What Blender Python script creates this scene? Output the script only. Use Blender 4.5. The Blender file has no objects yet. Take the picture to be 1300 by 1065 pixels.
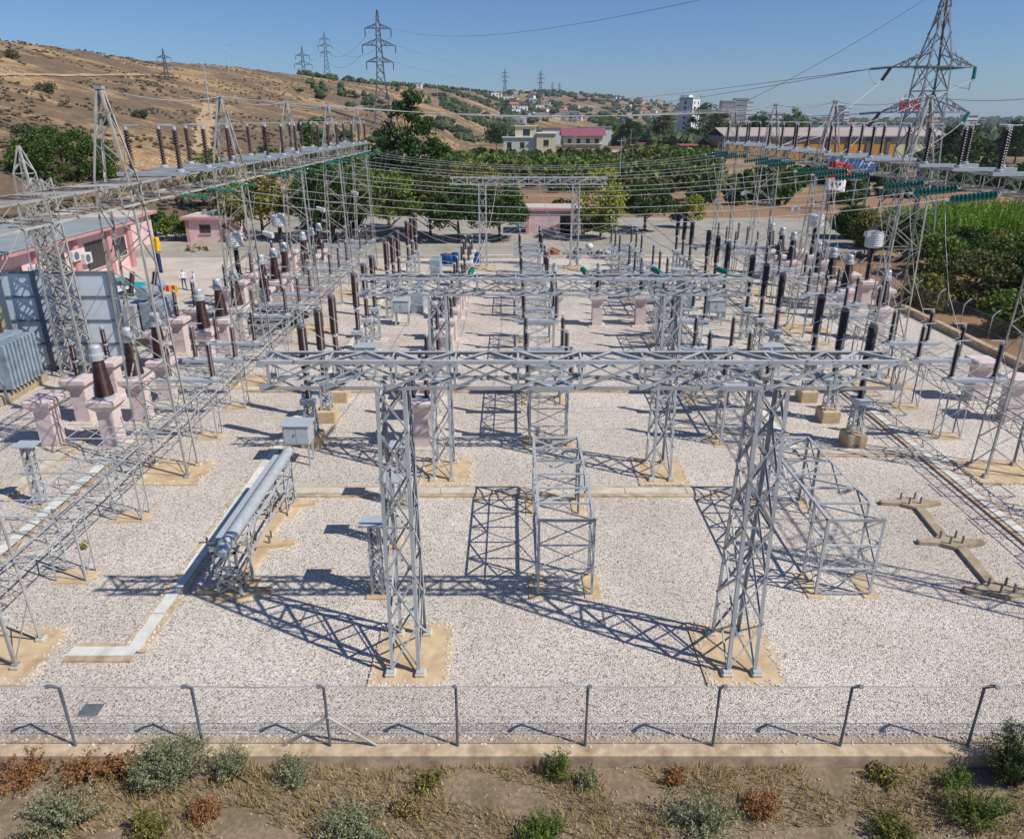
import bpy, math, random
from math import sin, cos, pi, radians, atan2, sqrt
from mathutils import Vector, noise
random.seed(11)
scn = bpy.context.scene
col = scn.collection

# ------------------------------------------------------------------ camera, sky, sun, exposure
CAM_H, FPX = 14.0, 901.0
PITCH = math.atan((487.5 - 150.4) / FPX)
cp, sp = cos(PITCH), sin(PITCH)
cam = bpy.data.cameras.new('camera')
cam.sensor_fit = 'HORIZONTAL'; cam.sensor_width = 36.0
cam.lens = FPX / 1300 * 36.0
cam.shift_y = -45.0 / 1300
cam.clip_start = 0.3; cam.clip_end = 40000
camo = bpy.data.objects.new('camera', cam); col.objects.link(camo)
camo.location = (0, 0, CAM_H); camo.rotation_euler = (pi / 2 - PITCH, 0, 0)
scn.camera = camo

SUN = Vector((7.3, -3.2, 8.6)).normalized()
SUN_EL = math.asin(SUN.z); SUN_AZ = atan2(SUN.x, SUN.y)
w = bpy.data.worlds.new('World'); scn.world = w; w.use_nodes = True
nt = w.node_tree
sky = nt.nodes.new('ShaderNodeTexSky'); sky.sky_type = 'NISHITA'; sky.sun_disc = False
sky.sun_elevation = SUN_EL; sky.sun_rotation = SUN_AZ; sky.altitude = 100
sky.air_density = 1.0; sky.dust_density = 0.25; sky.ozone_density = 4.0
bg = nt.nodes['Background']; bg.inputs['Strength'].default_value = 0.078
tint = nt.nodes.new('ShaderNodeMix'); tint.data_type = 'RGBA'; tint.blend_type = 'MULTIPLY'; tint.inputs[0].default_value = 1; tint.inputs[7].default_value = (0.70, 0.89, 1.2, 1)
nt.links.new(sky.outputs[0], tint.inputs[6]); nt.links.new(tint.outputs[2], bg.inputs[0])
sl = bpy.data.lights.new('sun', 'SUN'); sl.energy = 4.9; sl.angle = radians(0.5); sl.color = (1, 0.95, 0.87)
so = bpy.data.objects.new('sun', sl); col.objects.link(so); so.location = (40, -20, 60)
so.rotation_euler = SUN.to_track_quat('Z', 'Y').to_euler()
scn.view_settings.view_transform = 'Standard'; scn.view_settings.look = 'None'
scn.view_settings.gamma = 1; scn.view_settings.exposure = 0.0
scn.cycles.max_bounces = 5; scn.cycles.volume_bounces = 0; scn.cycles.use_denoising = True

# ------------------------------------------------------------------ pixel helpers (photo pixels -> world points)
def ray(px, py):
    u = (px - 650) / FPX; v = (487.5 - py) / FPX
    return Vector((u, cp + v * sp, -sp + v * cp))
def at(px, py, z=0.0):
    r = ray(px, py); t = (z - CAM_H) / r.z
    return Vector((r.x * t, r.y * t, z))
def atY(px, py, Y):
    r = ray(px, py); t = Y / r.y
    return Vector((r.x * t, Y, CAM_H + r.z * t))

def S(r, g, b):
    f = lambda c: (c / 255 / 12.92) if c / 255 <= 0.04045 else ((c / 255 + 0.055) / 1.055) ** 2.4
    return (f(r), f(g), f(b), 1.0)

# ------------------------------------------------------------------ materials
def mat(name, rgb, rough=0.7, metal=0.0, var=0.0, vscale=6.0, bump=0.0, bscale=30.0, dirt=None, dscale=1.2, damt=0.5, rnd=0.0):
    m = bpy.data.materials.new(name); m.use_nodes = True
    n = m.node_tree.nodes; L = m.node_tree.links
    b = n['Principled BSDF']
    b.inputs['Base Color'].default_value = rgb; b.inputs['Roughness'].default_value = rough; b.inputs['Metallic'].default_value = metal
    tc = n.new('ShaderNodeTexCoord')
    src = None
    if var > 0:
        nz = n.new('ShaderNodeTexNoise'); nz.inputs['Scale'].default_value = vscale; nz.inputs['Detail'].default_value = 6
        L.new(tc.outputs['Object'], nz.inputs['Vector'])
        mr = n.new('ShaderNodeMapRange'); mr.inputs[1].default_value = 0.3; mr.inputs[2].default_value = 0.7
        mr.inputs[3].default_value = 1 - var; mr.inputs[4].default_value = 1 + var
        L.new(nz.outputs[0], mr.inputs[0])
        mx = n.new('ShaderNodeMix'); mx.data_type = 'RGBA'; mx.blend_type = 'MULTIPLY'; mx.inputs[0].default_value = 1
        mx.inputs[6].default_value = rgb; L.new(mr.outputs[0], mx.inputs[7]); src = mx.outputs[2]
    if dirt is not None:
        nz2 = n.new('ShaderNodeTexNoise'); nz2.inputs['Scale'].default_value = dscale; nz2.inputs['Detail'].default_value = 8
        nz2.inputs['Roughness'].default_value = 0.65
        L.new(tc.outputs['Object'], nz2.inputs['Vector'])
        mr2 = n.new('ShaderNodeMapRange'); mr2.inputs[1].default_value = 0.45; mr2.inputs[2].default_value = 0.72
        mr2.inputs[3].default_value = 0; mr2.inputs[4].default_value = damt
        L.new(nz2.outputs[0], mr2.inputs[0])
        mx2 = n.new('ShaderNodeMix'); mx2.data_type = 'RGBA'; L.new(mr2.outputs[0], mx2.inputs[0])
        if src: L.new(src, mx2.inputs[6])
        else: mx2.inputs[6].default_value = rgb
        mx2.inputs[7].default_value = dirt; src = mx2.outputs[2]
    if rnd > 0:
        g = n.new('ShaderNodeNewGeometry')
        mr3 = n.new('ShaderNodeMapRange'); mr3.inputs[3].default_value = 1 - rnd; mr3.inputs[4].default_value = 1 + rnd
        L.new(g.outputs['Random Per Island'], mr3.inputs[0])
        mx3 = n.new('ShaderNodeMix'); mx3.data_type = 'RGBA'; mx3.blend_type = 'MULTIPLY'; mx3.inputs[0].default_value = 1
        if src: L.new(src, mx3.inputs[6])
        else: mx3.inputs[6].default_value = rgb
        L.new(mr3.outputs[0], mx3.inputs[7]); src = mx3.outputs[2]
    if src: L.new(src, b.inputs['Base Color'])
    if bump > 0:
        nb = n.new('ShaderNodeTexNoise'); nb.inputs['Scale'].default_value = bscale; nb.inputs['Detail'].default_value = 5
        L.new(tc.outputs['Object'], nb.inputs['Vector'])
        bp = n.new('ShaderNodeBump'); bp.inputs['Strength'].default_value = bump; bp.inputs['Distance'].default_value = 0.02
        L.new(nb.outputs[0], bp.inputs['Height']); L.new(bp.outputs[0], b.inputs['Normal'])
    return m

def leafmat(name, ca, cb, cc=None, rough=0.6):
    m = bpy.data.materials.new(name); m.use_nodes = True
    n = m.node_tree.nodes; L = m.node_tree.links; b = n['Principled BSDF']
    g = n.new('ShaderNodeNewGeometry'); r = n.new('ShaderNodeValToRGB')
    r.color_ramp.elements[0].color = ca; r.color_ramp.elements[1].color = cb
    if cc is not None:
        e = r.color_ramp.elements.new(0.5); e.color = cc
    L.new(g.outputs['Random Per Island'], r.inputs[0]); L.new(r.outputs[0], b.inputs['Base Color'])
    b.inputs['Roughness'].default_value = rough
    b.inputs['Specular IOR Level'].default_value = 0.25
    tr = n.new('ShaderNodeBsdfTranslucent'); L.new(r.outputs[0], tr.inputs[0])
    ms = n.new('ShaderNodeMixShader'); ms.inputs[0].default_value = 0.25
    L.new(b.outputs[0], ms.inputs[1]); L.new(tr.outputs[0], ms.inputs[2])
    L.new(ms.outputs[0], n['Material Output'].inputs[0])
    return m

def gravel_mat():
    m = bpy.data.materials.new('gravel'); m.use_nodes = True
    n = m.node_tree.nodes; L = m.node_tree.links; b = n['Principled BSDF']; b.inputs['Roughness'].default_value = 0.9
    tc = n.new('ShaderNodeTexCoord')
    vo = n.new('ShaderNodeTexVoronoi'); vo.inputs['Scale'].default_value = 30.0
    L.new(tc.outputs['Object'], vo.inputs['Vector'])
    sep = n.new('ShaderNodeSeparateColor'); L.new(vo.outputs['Color'], sep.inputs[0])
    ra = n.new('ShaderNodeValToRGB'); cr = ra.color_ramp
    cr.elements[0].position = 0.0; cr.elements[0].color = S(112, 103, 94)
    cr.elements[1].position = 1.0; cr.elements[1].color = S(240, 238, 232)
    for p, c in ((0.14, S(154, 142, 130)), (0.26, S(200, 189, 176)), (0.55, S(215, 206, 195)), (0.8, S(226, 218, 209))):
        e = cr.elements.new(p); e.color = c
    L.new(sep.outputs[0], ra.inputs[0])
    nz = n.new('ShaderNodeTexNoise'); nz.inputs['Scale'].default_value = 0.16; nz.inputs['Detail'].default_value = 9; nz.inputs['Roughness'].default_value = 0.6
    L.new(tc.outputs['Object'], nz.inputs['Vector'])
    r2 = n.new('ShaderNodeValToRGB'); r2.color_ramp.elements[0].position = 0.32; r2.color_ramp.elements[0].color = (0.80, 0.77, 0.73, 1)
    r2.color_ramp.elements[1].position = 0.68; r2.color_ramp.elements[1].color = (1.07, 1.06, 1.04, 1)
    L.new(nz.outputs[0], r2.inputs[0])
    mx = n.new('ShaderNodeMix'); mx.data_type = 'RGBA'; mx.blend_type = 'MULTIPLY'; mx.inputs[0].default_value = 1
    L.new(ra.outputs[0], mx.inputs[6]); L.new(r2.outputs[0], mx.inputs[7])
    # faint earthy patches where soil works up through the stones
    n3 = n.new('ShaderNodeTexNoise'); n3.inputs['Scale'].default_value = 0.9; n3.inputs['Detail'].default_value = 9; n3.inputs['Roughness'].default_value = 0.7
    L.new(tc.outputs['Object'], n3.inputs['Vector'])
    m3 = n.new('ShaderNodeMapRange'); m3.inputs[1].default_value = 0.58; m3.inputs[2].default_value = 0.76; m3.inputs[4].default_value = 0.55
    L.new(n3.outputs[0], m3.inputs[0])
    mx2 = n.new('ShaderNodeMix'); mx2.data_type = 'RGBA'; L.new(m3.outputs[0], mx2.inputs[0])
    L.new(mx.outputs[2], mx2.inputs[6]); mx2.inputs[7].default_value = S(160, 142, 118)
    L.new(mx2.outputs[2], b.inputs['Base Color'])
    bp = n.new('ShaderNodeBump'); bp.inputs['Strength'].default_value = 0.8; bp.inputs['Distance'].default_value = 0.035; bp.invert = True
    L.new(vo.outputs['Distance'], bp.inputs['Height']); L.new(bp.outputs[0], b.inputs['Normal'])
    return m

def terrain_mat():
    m = bpy.data.materials.new('dry_hillside'); m.use_nodes = True
    n = m.node_tree.nodes; L = m.node_tree.links; b = n['Principled BSDF']; b.inputs['Roughness'].default_value = 0.95
    b.inputs['Specular IOR Level'].default_value = 0.1
    tc = n.new('ShaderNodeTexCoord')
    def nz(scale, detail, rough, stretch=None):
        t = n.new('ShaderNodeTexNoise'); t.inputs['Scale'].default_value = scale; t.inputs['Detail'].default_value = detail
        t.inputs['Roughness'].default_value = rough
        if stretch:
            mp = n.new('ShaderNodeMapping'); mp.inputs['Scale'].default_value = stretch
            L.new(tc.outputs['Object'], mp.inputs[0]); L.new(mp.outputs[0], t.inputs['Vector'])
        else: L.new(tc.outputs['Object'], t.inputs['Vector'])
        return t
    def ramp(src, a, b_, ca, cb):
        r = n.new('ShaderNodeValToRGB'); r.color_ramp.elements[0].position = a; r.color_ramp.elements[1].position = b_
        r.color_ramp.elements[0].color = ca; r.color_ramp.elements[1].color = cb
        L.new(src, r.inputs[0]); return r
    def mixc(f, a, b_):
        x = n.new('ShaderNodeMix'); x.data_type = 'RGBA'; L.new(f, x.inputs[0])
        L.new(a, x.inputs[6])
        if hasattr(b_, 'node'): L.new(b_, x.inputs[7])
        else: x.inputs[7].default_value = b_
        return x.outputs[2]
    def thr(src, a, b_, hi=1.0):
        r = n.new('ShaderNodeMapRange'); r.inputs[1].default_value = a; r.inputs[2].default_value = b_; r.inputs[4].default_value = hi
        L.new(src, r.inputs[0]); return r.outputs[0]
    base = ramp(nz(0.09, 9, 0.65).outputs[0], 0.3, 0.7, S(138, 112, 80), S(176, 146, 106))
    c = base.outputs[0]
    fine = ramp(nz(1.3, 6, 0.7).outputs[0], 0.32, 0.68, S(98, 80, 58), S(196, 164, 122))
    x = n.new('ShaderNodeMix'); x.data_type = 'RGBA'; x.inputs[0].default_value = 0.6
    L.new(c, x.inputs[6]); L.new(fine.outputs[0], x.inputs[7]); c = x.outputs[2]
    c = mixc(thr(nz(0.03, 12, 0.74, (0.6, 1, 1)).outputs[0], 0.43, 0.52, 0.82), c, S(92, 81, 70))
    c = mixc(thr(nz(0.35, 8, 0.7).outputs[0], 0.52, 0.62, 0.75), c, S(82, 74, 58))
    c = mixc(thr(nz(0.55, 5, 0.75).outputs[0], 0.66, 0.72, 0.8), c, S(206, 188, 165))
    fm = n.new('ShaderNodeMapRange'); fm.inputs[1].default_value = .3; fm.inputs[2].default_value = .7; fm.inputs[3].default_value = .74; fm.inputs[4].default_value = 1.6
    L.new(nz(0.7, 10, 0.8).outputs[0], fm.inputs[0])
    xm = n.new('ShaderNodeMix'); xm.data_type = 'RGBA'; xm.blend_type = 'MULTIPLY'; xm.inputs[0].default_value = 1; L.new(c, xm.inputs[6]); L.new(fm.outputs[0], xm.inputs[7]); c = xm.outputs[2]
    L.new(c, b.inputs['Base Color'])
    bp = n.new('ShaderNodeBump'); bp.inputs['Strength'].default_value = 0.6; bp.inputs['Distance'].default_value = 0.6
    L.new(nz(0.8, 6, 0.7).outputs[0], bp.inputs['Height']); L.new(bp.outputs[0], b.inputs['Normal'])
    return m

M = {}
M['gravel'] = gravel_mat(); M['terrain'] = terrain_mat()
M['steel'] = mat('galvanised_steel', S(174, 179, 181), 0.45, 0.0, 0.16, 2.2, dirt=S(116, 108, 98), dscale=1.1, damt=0.6, rnd=0.26)
M['steel2'] = mat('weathered_steel', S(164, 164, 159), 0.5, 0.0, 0.16, 2.2, dirt=S(116, 96, 76), dscale=0.7, damt=0.75, rnd=0.28)
M['pylon'] = mat('pylon_steel', S(128, 132, 138), 0.5, 0.0, 0.1, 2, rnd=0.2)
M['plate'] = mat('painted_channel', S(169, 178, 184), 0.4, 0.0, 0.08, 4.0)
M['dark_steel'] = mat('dark_steel', S(98, 104, 112), 0.5, 0.0, 0.15, 4)
M['porc'] = mat('brown_porcelain', S(66, 40, 38), 0.34, 0, 0.1, 5, dirt=S(110, 84, 78), dscale=3, damt=0.35)
M['porc_dark'] = mat('dark_porcelain', S(40, 31, 33), 0.4, 0, 0.1, 5, dirt=S(80, 66, 64), dscale=3, damt=0.3)
M['glass'] = mat('green_glass', S(22, 110, 96), 0.12, 0, 0.1, 8)
M['white'] = mat('white_paint', S(208, 210, 210), 0.45, 0, 0.05, 5, dirt=S(157, 154, 146), dscale=2.5, damt=0.4)
M['grey_cap'] = mat('grey_tank_paint', S(176, 182, 186), 0.4, 0.1, 0.06, 5, dirt=S(131, 124, 112), dscale=4, damt=0.4)
M['pink'] = mat('pink_render', S(214, 196, 193), 0.85, 0, 0.08, 3, bump=0.25, dirt=S(172, 152, 146), dscale=2.6, damt=0.7)
M['pink_wall'] = mat('pink_wall_paint', S(222, 190, 189), 0.85, 0, 0.08, 1.5, bump=0.2, dirt=S(188, 152, 148), dscale=0.9, damt=0.6)
M['pink_dark'] = mat('rose_trim_paint', S(194, 142, 142), 0.85, 0, 0.1, 2, bump=0.2, dirt=S(156, 110, 108), dscale=1.2, damt=0.6)
M['conc'] = mat('bare_concrete', S(199, 192, 178), 0.9, 0, 0.1, 4, 0.3, 40, dirt=S(146, 129, 105), dscale=1.4, damt=0.6)
M['conc_sand'] = mat('sandy_concrete', S(200, 177, 142), 0.92, 0, 0.12, 2.5, 0.3, 40, dirt=S(150, 120, 88), dscale=1.0, damt=0.75)
M['conc_old'] = mat('stained_concrete', S(168, 152, 128), 0.92, 0, 0.15, 4, 0.4, 30, dirt=S(112, 96, 76), dscale=1.6, damt=0.7)
M['kerb'] = mat('kerb_concrete', S(191, 171, 142), 0.92, 0, 0.18, 5, 0.4, 35, dirt=S(112, 78, 52), dscale=1.6, damt=0.75)
M['slab'] = mat('trench_cover_paint', S(210, 211, 204), 0.8, 0, 0.08, 3, 0.15, 30, dirt=S(168, 160, 142), dscale=1.8, damt=0.6, rnd=0.06)
M['roof_grey'] = mat('grey_roof_felt', S(141, 150, 152), 0.85, 0, 0.06, 2, dirt=S(112, 116, 114), dscale=0.5, damt=0.5)
M['panel'] = mat('grey_wall_panel', S(206, 216, 224), 0.8, 0, 0.04, 2, dirt=S(180, 188, 194), dscale=0.8, damt=0.5)
M['frame_dark'] = mat('dark_grey_frame', S(104, 116, 130), 0.6, 0.0, 0.06, 3)
M['xfmr'] = mat('pale_blue_paint', S(144, 160, 172), 0.45, 0, 0.1, 3, dirt=S(92, 98, 102), dscale=1.8, damt=0.7)
M['paving'] = mat('dusty_paving', S(193, 184, 171), 0.95, 0, 0.08, 0.6, 0.2, 10, dirt=S(161, 146, 125), dscale=0.25, damt=0.7)
M['asph'] = mat('dusty_asphalt', S(159, 154, 142), 0.95, 0, 0.1, 0.5, 0.2, 20, dirt=S(131, 118, 99), dscale=0.3, damt=0.7)
M['soil'] = mat('bare_field_soil', S(148, 114, 84), 0.95, 0, 0.15, 0.4, 0.5, 3, dirt=S(109, 86, 56), dscale=0.12, damt=0.8)
M['verge'] = mat('stony_verge', S(134, 117, 95), 0.95, 0, 0.3, 9, 0.8, 14, dirt=S(92, 84, 58), dscale=1.4, damt=0.8)
M['bark'] = mat('bark', S(96, 78, 62), 0.9, 0, 0.2, 6, 0.5, 20)
M['window'] = mat('window_glass', S(52, 58, 64), 0.15, 0, 0.1, 3)
M['blue'] = mat('blue_plastic', S(28, 104, 178), 0.4, 0, 0.05, 4)
M['red'] = mat('red_cloth', S(206, 30, 36), 0.7, 0, 0.05, 4)
M['white_cloth'] = mat('white_cloth', S(232, 234, 236), 0.8, 0, 0.03, 4)
M['yellow'] = mat('yellow_cloth', S(236, 186, 30), 0.7, 0, 0.04, 4)
M['navy'] = mat('navy_cloth', S(30, 46, 92), 0.7, 0, 0.05, 4)
M['turq'] = mat('turquoise_paint', S(34, 150, 160), 0.35, 0, 0.05, 4)
M['car_dark'] = mat('dark_car_paint', S(24, 32, 46), 0.18, 0.3, 0.03, 4)
M['rubber'] = mat('rubber', S(28, 28, 28), 0.85)
M['wire'] = mat('aluminium_wire', S(176, 178, 178), 0.5, 0.0)
M['wire_dark'] = mat('line_wire', S(84, 92, 102), 0.5, 0.0)
M['rock'] = mat('pale_rock', S(176, 158, 138), 0.95, 0, 0.15, 0.6, rnd=0.25)
M['stone'] = mat('loose_gravel_stone', S(200, 192, 182), .9, rnd=.3)
M['track'] = mat('worn_earth', S(176, 150, 118), .95, 0, .15, .4, .5, 2, dirt=S(136, 110, 80), dscale=.25, damt=.8)
M['skin'] = mat('skin', S(176, 128, 100), 0.6)
M['hair'] = mat('dark_hair', S(30, 24, 22), 0.7)
M['ochre'] = mat('ochre_cladding', S(203, 146, 58), 0.7, 0, 0.08, 0.3, dirt=S(159, 112, 56), dscale=0.1, damt=0.4)
M['bluegrey'] = mat('blue_grey_cladding', S(136, 152, 172), 0.6, 0, 0.05, 0.3)
M['roof_sheet'] = mat('beige_sheet_roof', S(174, 161, 152), 0.7, 0, 0.06, 0.2, dirt=S(141, 125, 116), dscale=0.1, damt=0.5)
M['roof_purple'] = mat('plum_roof_tiles', S(136, 78, 96), 0.75, 0, 0.14, 0.5)
M['roof_tile'] = mat('terracotta_tiles', S(176, 104, 80), 0.8, 0, 0.12, 0.5)
M['plaster_w'] = mat('white_plaster', S(212, 214, 216), 0.8, 0, 0.04, 0.3)
M['plaster_c'] = mat('cream_plaster', S(208, 199, 167), 0.8, 0, 0.05, 0.3)
M['plaster_g'] = mat('pale_green_plaster', S(184, 201, 184), 0.8, 0, 0.05, 0.3)
M['plaster_b'] = mat('grey_plaster', S(141, 141, 146), 0.8, 0, 0.06, 0.3)
M['brown_trim'] = mat('brown_shutter', S(112, 70, 52), 0.7)
M['leaf_dark'] = leafmat('dark_green_leaves', S(39, 60, 29), S(91, 119, 55), S(60, 86, 39))
M['leaf_pine'] = leafmat('bright_pine_needles', S(40, 62, 22), S(100, 124, 50), S(66, 92, 34))
M['leaf_olive'] = leafmat('olive_leaves', S(81, 86, 44), S(164, 157, 81), S(117, 119, 60))
M['leaf_mid'] = leafmat('mid_green_leaves', S(60, 80, 32), S(136, 156, 72), S(94, 118, 48))
M['leaf_yel'] = leafmat('yellow_green_leaves', S(103, 112, 44), S(192, 190, 88), S(147, 152, 63))
M['leaf_olive2'] = leafmat('dark_olive_leaves', S(62, 70, 38), S(132, 136, 80), S(94, 100, 56))
M['leaf_dry'] = leafmat('dry_grass_blades', S(110, 98, 56), S(200, 178, 124), S(158, 138, 88))
M['leaf_reed'] = leafmat('reed_leaves', S(78, 110, 30), S(158, 182, 70), S(112, 146, 44))
M['leaf_silver'] = leafmat('silver_green_leaves', S(92, 102, 72), S(184, 188, 150), S(134, 142, 104))
M['leaf_rust'] = leafmat('rusty_dry_leaves', S(120, 84, 54), S(190, 150, 106), S(156, 110, 70))
M['leaf_far'] = leafmat('far_tree_leaves', S(50, 64, 42), S(100, 112, 76), S(72, 88, 56))
M['leaf_scrub'] = leafmat('scrub_leaves', S(70, 64, 50), S(124, 112, 90), S(94, 86, 68))

# ------------------------------------------------------------------ mesh collector
def perp(d, hint):
    u = hint - d * hint.dot(d)
    if u.length < 1e-4:
        h = Vector((1, 0, 0)) if abs(d.x) < 0.9 else Vector((0, 1, 0))
        u = h - d * h.dot(d)
    return u.normalized()
Z3 = Vector((0, 0, 1))
class MB:
    def __init__(s): s.v = []; s.f = []
    def prism(s, a, b, prof_a, prof_b=None):
        prof_b = prof_b or prof_a; n = len(prof_a); o = len(s.v)
        s.v += [tuple(a + p) for p in prof_a] + [tuple(b + p) for p in prof_b]
        for i in range(n):
            j = (i + 1) % n; s.f.append((o + i, o + j, o + n + j, o + n + i))
        s.f.append(tuple(o + i for i in reversed(range(n)))); s.f.append(tuple(o + n + i for i in range(n)))
        return s
    def bar(s, a, b, w, h=None, hint=None):
        a = Vector(a); b = Vector(b); d = (b - a)
        if d.length < 1e-5: return s
        d.normalize(); u = perp(d, Vector(hint) if hint else Z3); v = d.cross(u); h = h or w
        return s.prism(a, b, [u * (x * w / 2) + v * (y * h / 2) for x, y in ((-1, -1), (1, -1), (1, 1), (-1, 1))])
    def ang(s, a, b, w, u, v, t=None):
        a = Vector(a); b = Vector(b); d = (b - a).normalized(); t = t or w * 0.16
        u = perp(d, Vector(u)); vv = d.cross(u)
        if vv.dot(Vector(v)) < 0: vv = -vv
        return s.prism(a, b, [u * x + vv * y for x, y in ((0, 0), (w, 0), (w, t), (t, t), (t, w), (0, w))])
    def tube(s, a, b, r, n=6, r2=None):
        a = Vector(a); b = Vector(b); d = (b - a).normalized(); u = perp(d, Z3); v = d.cross(u); r2 = r if r2 is None else r2
        P = [u * cos(2 * pi * i / n) + v * sin(2 * pi * i / n) for i in range(n)]
        return s.prism(a, b, [p * r for p in P], [p * r2 for p in P])
    def path(s, pts, r, n=4):
        pts = [Vector(p) for p in pts]; o = len(s.v)
        for i, p in enumerate(pts):
            d = (pts[min(i + 1, len(pts) - 1)] - pts[max(i - 1, 0)]).normalized(); u = perp(d, Z3); v = d.cross(u)
            s.v += [tuple(p + (u * cos(2 * pi * k / n) + v * sin(2 * pi * k / n)) * r) for k in range(n)]
        for i in range(len(pts) - 1):
            for k in range(n):
                q = (k + 1) % n; s.f.append((o + i * n + k, o + i * n + q, o + (i + 1) * n + q, o + (i + 1) * n + k))
        s.f.append(tuple(o + k for k in range(n))); s.f.append(tuple(o + (len(pts) - 1) * n + k for k in range(n)))
        return s
    def lathe(s, prof, n=12, c=(0, 0, 0), axis=None):
        c = Vector(c); ax = Vector(axis).normalized() if axis else Z3
        u = perp(ax, Vector((1, 0, 0)) if abs(ax.x) < 0.9 else Vector((0, 1, 0))); v = ax.cross(u); o = len(s.v)
        for r, z in prof:
            for k in range(n):
                a = 2 * pi * k / n; s.v.append(tuple(c + ax * z + (u * cos(a) + v * sin(a)) * r))
        for i in range(len(prof) - 1):
            for k in range(n):
                q = (k + 1) % n; s.f.append((o + i * n + k, o + i * n + q, o + (i + 1) * n + q, o + (i + 1) * n + k))
        s.f.append(tuple(o + k for k in reversed(range(n)))); s.f.append(tuple(o + (len(prof) - 1) * n + k for k in range(n)))
        return s
    def box(s, x0, x1, y0, y1, z0, z1, ch=0.0):
        o = len(s.v)
        if ch <= 0:
            s.v += [(x0, y0, z0), (x1, y0, z0), (x1, y1, z0), (x0, y1, z0), (x0, y0, z1), (x1, y0, z1), (x1, y1, z1), (x0, y1, z1)]
            s.f += [tuple(o + i for i in q) for q in ((0, 3, 2, 1), (4, 5, 6, 7), (0, 1, 5, 4), (1, 2, 6, 5), (2, 3, 7, 6), (3, 0, 4, 7))]
            return s
        def ring(d, z): return [(x0 + d, y0 + d + ch, z), (x0 + d + ch, y0 + d, z), (x1 - d - ch, y0 + d, z), (x1 - d, y0 + d + ch, z),
                                (x1 - d, y1 - d - ch, z), (x1 - d - ch, y1 - d, z), (x0 + d + ch, y1 - d, z), (x0 + d, y1 - d - ch, z)]
        s.v += ring(0, z0) + ring(0, z1 - ch) + ring(ch, z1)
        for L_ in range(2):
            for k in range(8):
                q = (k + 1) % 8; s.f.append((o + L_ * 8 + k, o + L_ * 8 + q, o + L_ * 8 + 8 + q, o + L_ * 8 + 8 + k))
        s.f.append(tuple(o + k for k in reversed(range(8)))); s.f.append(tuple(o + 16 + k for k in range(8)))
        return s
    def face(s, pts):
        o = len(s.v); s.v += [tuple(p) for p in pts]; s.f.append(tuple(range(o, o + len(pts)))); return s
    def slab(s, pts, z0, z1):
        a = Vector((0, 0, z0)); b = Vector((0, 0, z1)); return s.prism(a, b, [Vector((p[0], p[1], 0)) for p in pts])
    def build(s, name, m, parent=None, smooth=False, loc=None):
        me = bpy.data.meshes.new(name); me.from_pydata(s.v, [], s.f); me.validate()
        me.materials.append(m)
        if smooth: me.polygons.foreach_set('use_smooth', [True] * len(me.polygons))
        o = bpy.data.objects.new(name, me); col.objects.link(o)
        if parent: o.parent = parent
        if loc: o.location = loc
        return o

def tag(o, label=None, cat=None, group=None, kind=None):
    if label: o['label'] = label
    if cat: o['category'] = cat
    if group: o['group'] = group
    if kind: o['kind'] = kind
    return o
def empty(name, loc=(0, 0, 0), parent=None, rz=0):
    o = bpy.data.objects.new(name, None); col.objects.link(o); o.location = loc; o.rotation_euler = (0, 0, rz)
    o.empty_display_size = 0.3
    if parent: o.parent = parent
    return o
def copy_tree(o, parent=None):
    c = o.copy(); col.objects.link(c)
    if parent: c.parent = parent
    for ch in list(o.children): copy_tree(ch, c)
    return c
class Maker:
    """first call hands out the prototype, later calls a copy of it"""
    def __init__(s, fn): s.fn = fn; s.p = None
    def __call__(s, loc, label, cat, group=None, rz=0, scale=None):
        if s.p is None: s.p = s.fn(); o = s.p
        else: o = copy_tree(s.p)
        o.location = loc; o.rotation_euler = (0, 0, rz)
        o.scale = scale or (1, 1, 1)
        return tag(o, label, cat, group)
ORD = ['first', 'second', 'third', 'fourth', 'fifth', 'sixth', 'seventh', 'eighth', 'ninth', 'tenth', 'eleventh', 'twelfth']
PH = ['near', 'middle', 'far']
BAY = [15.9 + 10.9 * k for k in range(6)]
OFF = [2.75, 5.5, 8.2]

# ------------------------------------------------------------------ terrain
SKYL = [(-900, -20, 260, 80), (-400, 22, 300, 90), (0, 49, 330, 105), (100, 61, 380, 110), (200, 77, 420, 115), (300, 84, 500, 130), (400, 97, 600, 150),
        (480, 107, 700, 180), (560, 112, 950, 300), (640, 119, 1400, 560), (700, 117, 1800, 760), (780, 124, 2300, 1000),
        (860, 133, 2700, 1500), (910, 143, 3000, 1900), (960, 149, 3200, 2200), (1100, 150.2, 3500, 2500), (2500, 150.3, 3500, 2500)]
def sky_row(px):
    for i in range(len(SKYL) - 1):
        a, b = SKYL[i], SKYL[i + 1]
        if px <= b[0] or i == len(SKYL) - 2:
            t = max(0, min(1, (px - a[0]) / (b[0] - a[0])))
            return [a[k] + (b[k] - a[k]) * t for k in range(1, 4)]
G0 = -0.35
def terrain(x, y):
    r = sqrt(x * x + y * y)
    if y <= 1 or r < 60: return G0
    px = 650 + 962 * x / y
    px = max(-900, min(2500, px))
    py, R, r0 = sky_row(px)
    d = ray(px, py); tz = d.z / sqrt(d.x ** 2 + d.y ** 2)
    zr = CAM_H + tz * R
    if zr < 0.5: return G0
    t = (r - r0) / (R - r0)
    if t <= 0: return G0
    k = min(1, t)
    z = zr * (k * 0.8 + 0.2 * k * k * (3 - 2 * k))
    if t > 1: z = max(zr - (r - R) * 0.06, zr * 0.3)
    a = min(1, t * 5) * (1 - k * 0.85) * min(1, zr / 30)
    z += a * 2.2 * noise.noise(Vector((x * 0.02, y * 0.02, 3))) + a * 0.7 * noise.noise(Vector((x * 0.09, y * 0.09, 7)))
    return z + G0 * (1 - k)
mb = MB()
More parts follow.
